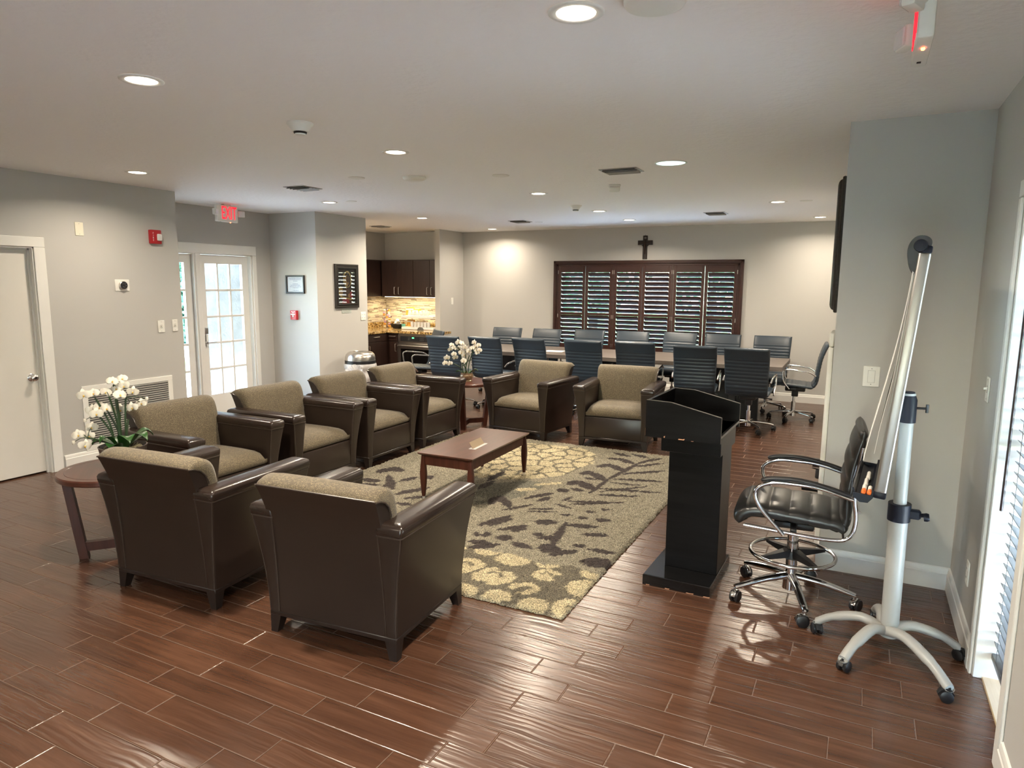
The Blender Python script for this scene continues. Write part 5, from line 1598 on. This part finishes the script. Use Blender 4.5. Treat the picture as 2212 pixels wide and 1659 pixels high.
MB().loft([[(x * w, y * w, z) for x, y in ((-1, -1), (1, -1), (1, 1), (-1, 1))] for z, w in ((0, .055), (.085, .10), (.083, .094), (.012, .05))]).build('shell', M['black'], t, 20)
m = MB()
for k in range(12):
    rr = random.Random(k)
    m.box((-.035, -.022, -.002), (.035, .022, .002), .001, M=Matrix.Translation((rr.uniform(-.04, .04), rr.uniform(-.04, .04), .06 + .009 * k)) @ Euler((rr.uniform(-.9, .9), rr.uniform(-.9, .9), rr.uniform(0, 3))).to_matrix().to_4x4())
tag(m.build('packets', M['paper'], t), None, None)
t = thing('paper_cup', 'small turquoise cup next to the black bowl', 'cup', (-7.325, 10.09, CZ))
MB().lathe([(0, 0), (.026, 0), (.036, .085), (.034, .085), (.025, .006), (0, .006)], 20).build('cup', mat('turquoise_paper', (.18, .55, .46), .5), t)
t = thing('tiered_tray', 'two-level white serving tray with labels at the right of the counter', 'tray', (-6.95, 10.12, CZ))
for z in (.045, .245):
    o = MB().box((-.33, -.16, z - .045), (.345, .16, z), .006).build('tray_level', M['plastic_white'], t)
    for x in (-.19, .15):
        MB().box((x - .07, -.1625, z - .034), (x + .07, -.160, z - .012), .001).build('label_strip', M['paper'], o)
for x in (-.31, .325):
    MB().cyl((x, .14, .04), (x, .14, .21), .008, n=8).build('post', M['steel'], t)
cup0 = None
for i in range(6):
    lb, g = 'white coffee cup in the row on the upper level of the serving tray', 'white cups on the upper tray level'
    x = -7.15 + .075 * i
    if cup0 is None:
        cup0 = thing('coffee_cup', lb, 'cup', (x, 10.04, CZ + .245), 0, g)
        MB().lathe([(0, 0), (.034, 0), (.036, .004), (.022, .085), (.019, .088), (0, .088)], 20).build('cup', M['plastic_white'], cup0)
    else:
        dup(cup0, (x, 10.04, CZ + .245), 20 * i, lb, g)
gl0 = None
for i in range(6):
    lb, g = 'clear glass in the row on the lower level of the serving tray', 'glasses on the lower tray level'
    x = -7.10 + .07 * i
    if gl0 is None:
        gl0 = thing('drinking_glass', lb, 'glass', (x, 10.04, CZ + .045), 0, g)
        MB().lathe([(0, 0), (.026, 0), (.030, .09), (.028, .09), (.024, .006), (0, .006)], 18).build('glass', M['clearcup'], gl0)
    else:
        dup(gl0, (x, 10.04, CZ + .045), 0, lb, g)
YO = mat('orange_carton', (.75, .38, .05), .5)
for lb, x, z, rz, s_ in (('tilted orange carton at the left of the upper tray level', -7.215, .245, 20, .07), ('orange carton standing behind the cups on the upper tray level', -7.06, .245, -15, .055), ('orange carton at the left of the lower tray level', -7.20, .045, 10, .06)):
    t = thing('tea_box', lb, 'box', (x, 10.15, CZ + z), rz, 'orange cartons on the tray')
    MB().box((-s_, -.04, 0), (s_, .04, s_ * 2.0), .003).build('carton', YO, t)
    MB().loft([[(-s_ - .001, -.041, s_ * 1.3), (s_ + .001, -.041, s_ * 1.3), (s_ + .001, -.0405, s_ * 1.75), (-s_ - .001, -.0405, s_ * 1.75)], [(-s_ - .001, -.0425, s_ * 1.3), (s_ + .001, -.0425, s_ * 1.3), (s_ + .001, -.042, s_ * 1.75), (-s_ - .001, -.042, s_ * 1.75)]]).build('carton_band', M['plastic_white'], t)
t = thing('napkin_holder', 'dark half-round napkin holder at the counter edge', 'napkin holder', (-6.80, 9.86, CZ))
MB().loft([[(.055 * math.cos(PI * q / 10), y, .06 * math.sin(PI * q / 10)) for q in range(11)] for y in (-.02, .02)]).build('holder', mat('grey_enamel', (.10, .10, .09), .4), t)

# ================================================================== trash can
t = thing('trash_can', 'steel domed trash can with a knotted white liner behind the fourth armchair', 'trash can', (-6.05, 7.33, 0))
MB().lathe([(0, 0), (.175, 0), (.18, .01), (.195, .60), (.195, .62), (0, .62)], 40).build('body', SS, t)
MB().lathe([(.204, .605), (.208, .61), (.208, .655), (.204, .66)], 40).build('rim', M['black'], t)
MB().lathe([(.204, .658), (.203, .70), (.192, .735), (.165, .762), (.135, .772), (.105, .774), (.098, .768), (.096, .74)], 48).build('dome_lid', SS, t)
MB().lathe([(.097, .745), (0, .74)], 32).build('opening', M['dark'], t)
m = MB()
rr = random.Random(4)
rings = []
for q in range(15):
    z = .615 - .30 * q / 14
    k = 1.06 + .05 * math.sin(q * .9)
    rings.append([(.200 * (k + .035 * math.sin(7 * a + q * .6) * min(1, q / 3)) * math.cos(a), .200 * (k + .035 * math.sin(7 * a + q * .6) * min(1, q / 3)) * math.sin(a), z) for a in [2 * PI * j / 48 for j in range(48)]])
m.loft(rings, False)
lin_ = m.build('liner', M['bag'], t, 60, False)
m = MB()
def frill(c, d, ln, wd, turn):
    d = Vector(d).normalized(); e = d.cross(Vector((.87, -.49, 0))).normalized()
    rows = []
    for q in range(6):
        f = q / 5
        p = Vector(c) + d * (ln * f) + Vector((.02 * math.sin(f * 3 + turn), -.012 * math.cos(f * 4), 0))
        w = wd * (.15 + .85 * f)
        rows.append([p + e * (w * (j - 3) / 3) + Vector((.87, -.49, 0)) * (.012 * math.sin(j * 2.1 + turn + f * 2)) for j in range(7)])
    vs_ = [x for r_ in rows for x in r_]
    m.add(vs_, [(7 * i + j, 7 * i + j + 1, 7 * i + j + 8, 7 * i + j + 7) for i in range(5) for j in range(6)])
kn = (.10, -.215, .46)
frill(kn, (-.55, -.25, .55), .17, .045, 0); frill(kn, (-.18, -.1, 1), .16, .045, 1.3); frill((.15, -.19, .47), (.1, .1, 1), .14, .05, 2.2); frill(kn, (.35, .15, .8), .15, .05, 3)
frill((.16, -.185, .56), (.15, .05, -1), .22, .06, 1)
m.sphere(kn, (.03, .025, .03), 10)
m.build('liner_knot', M['bag'], lin_, 60, False)
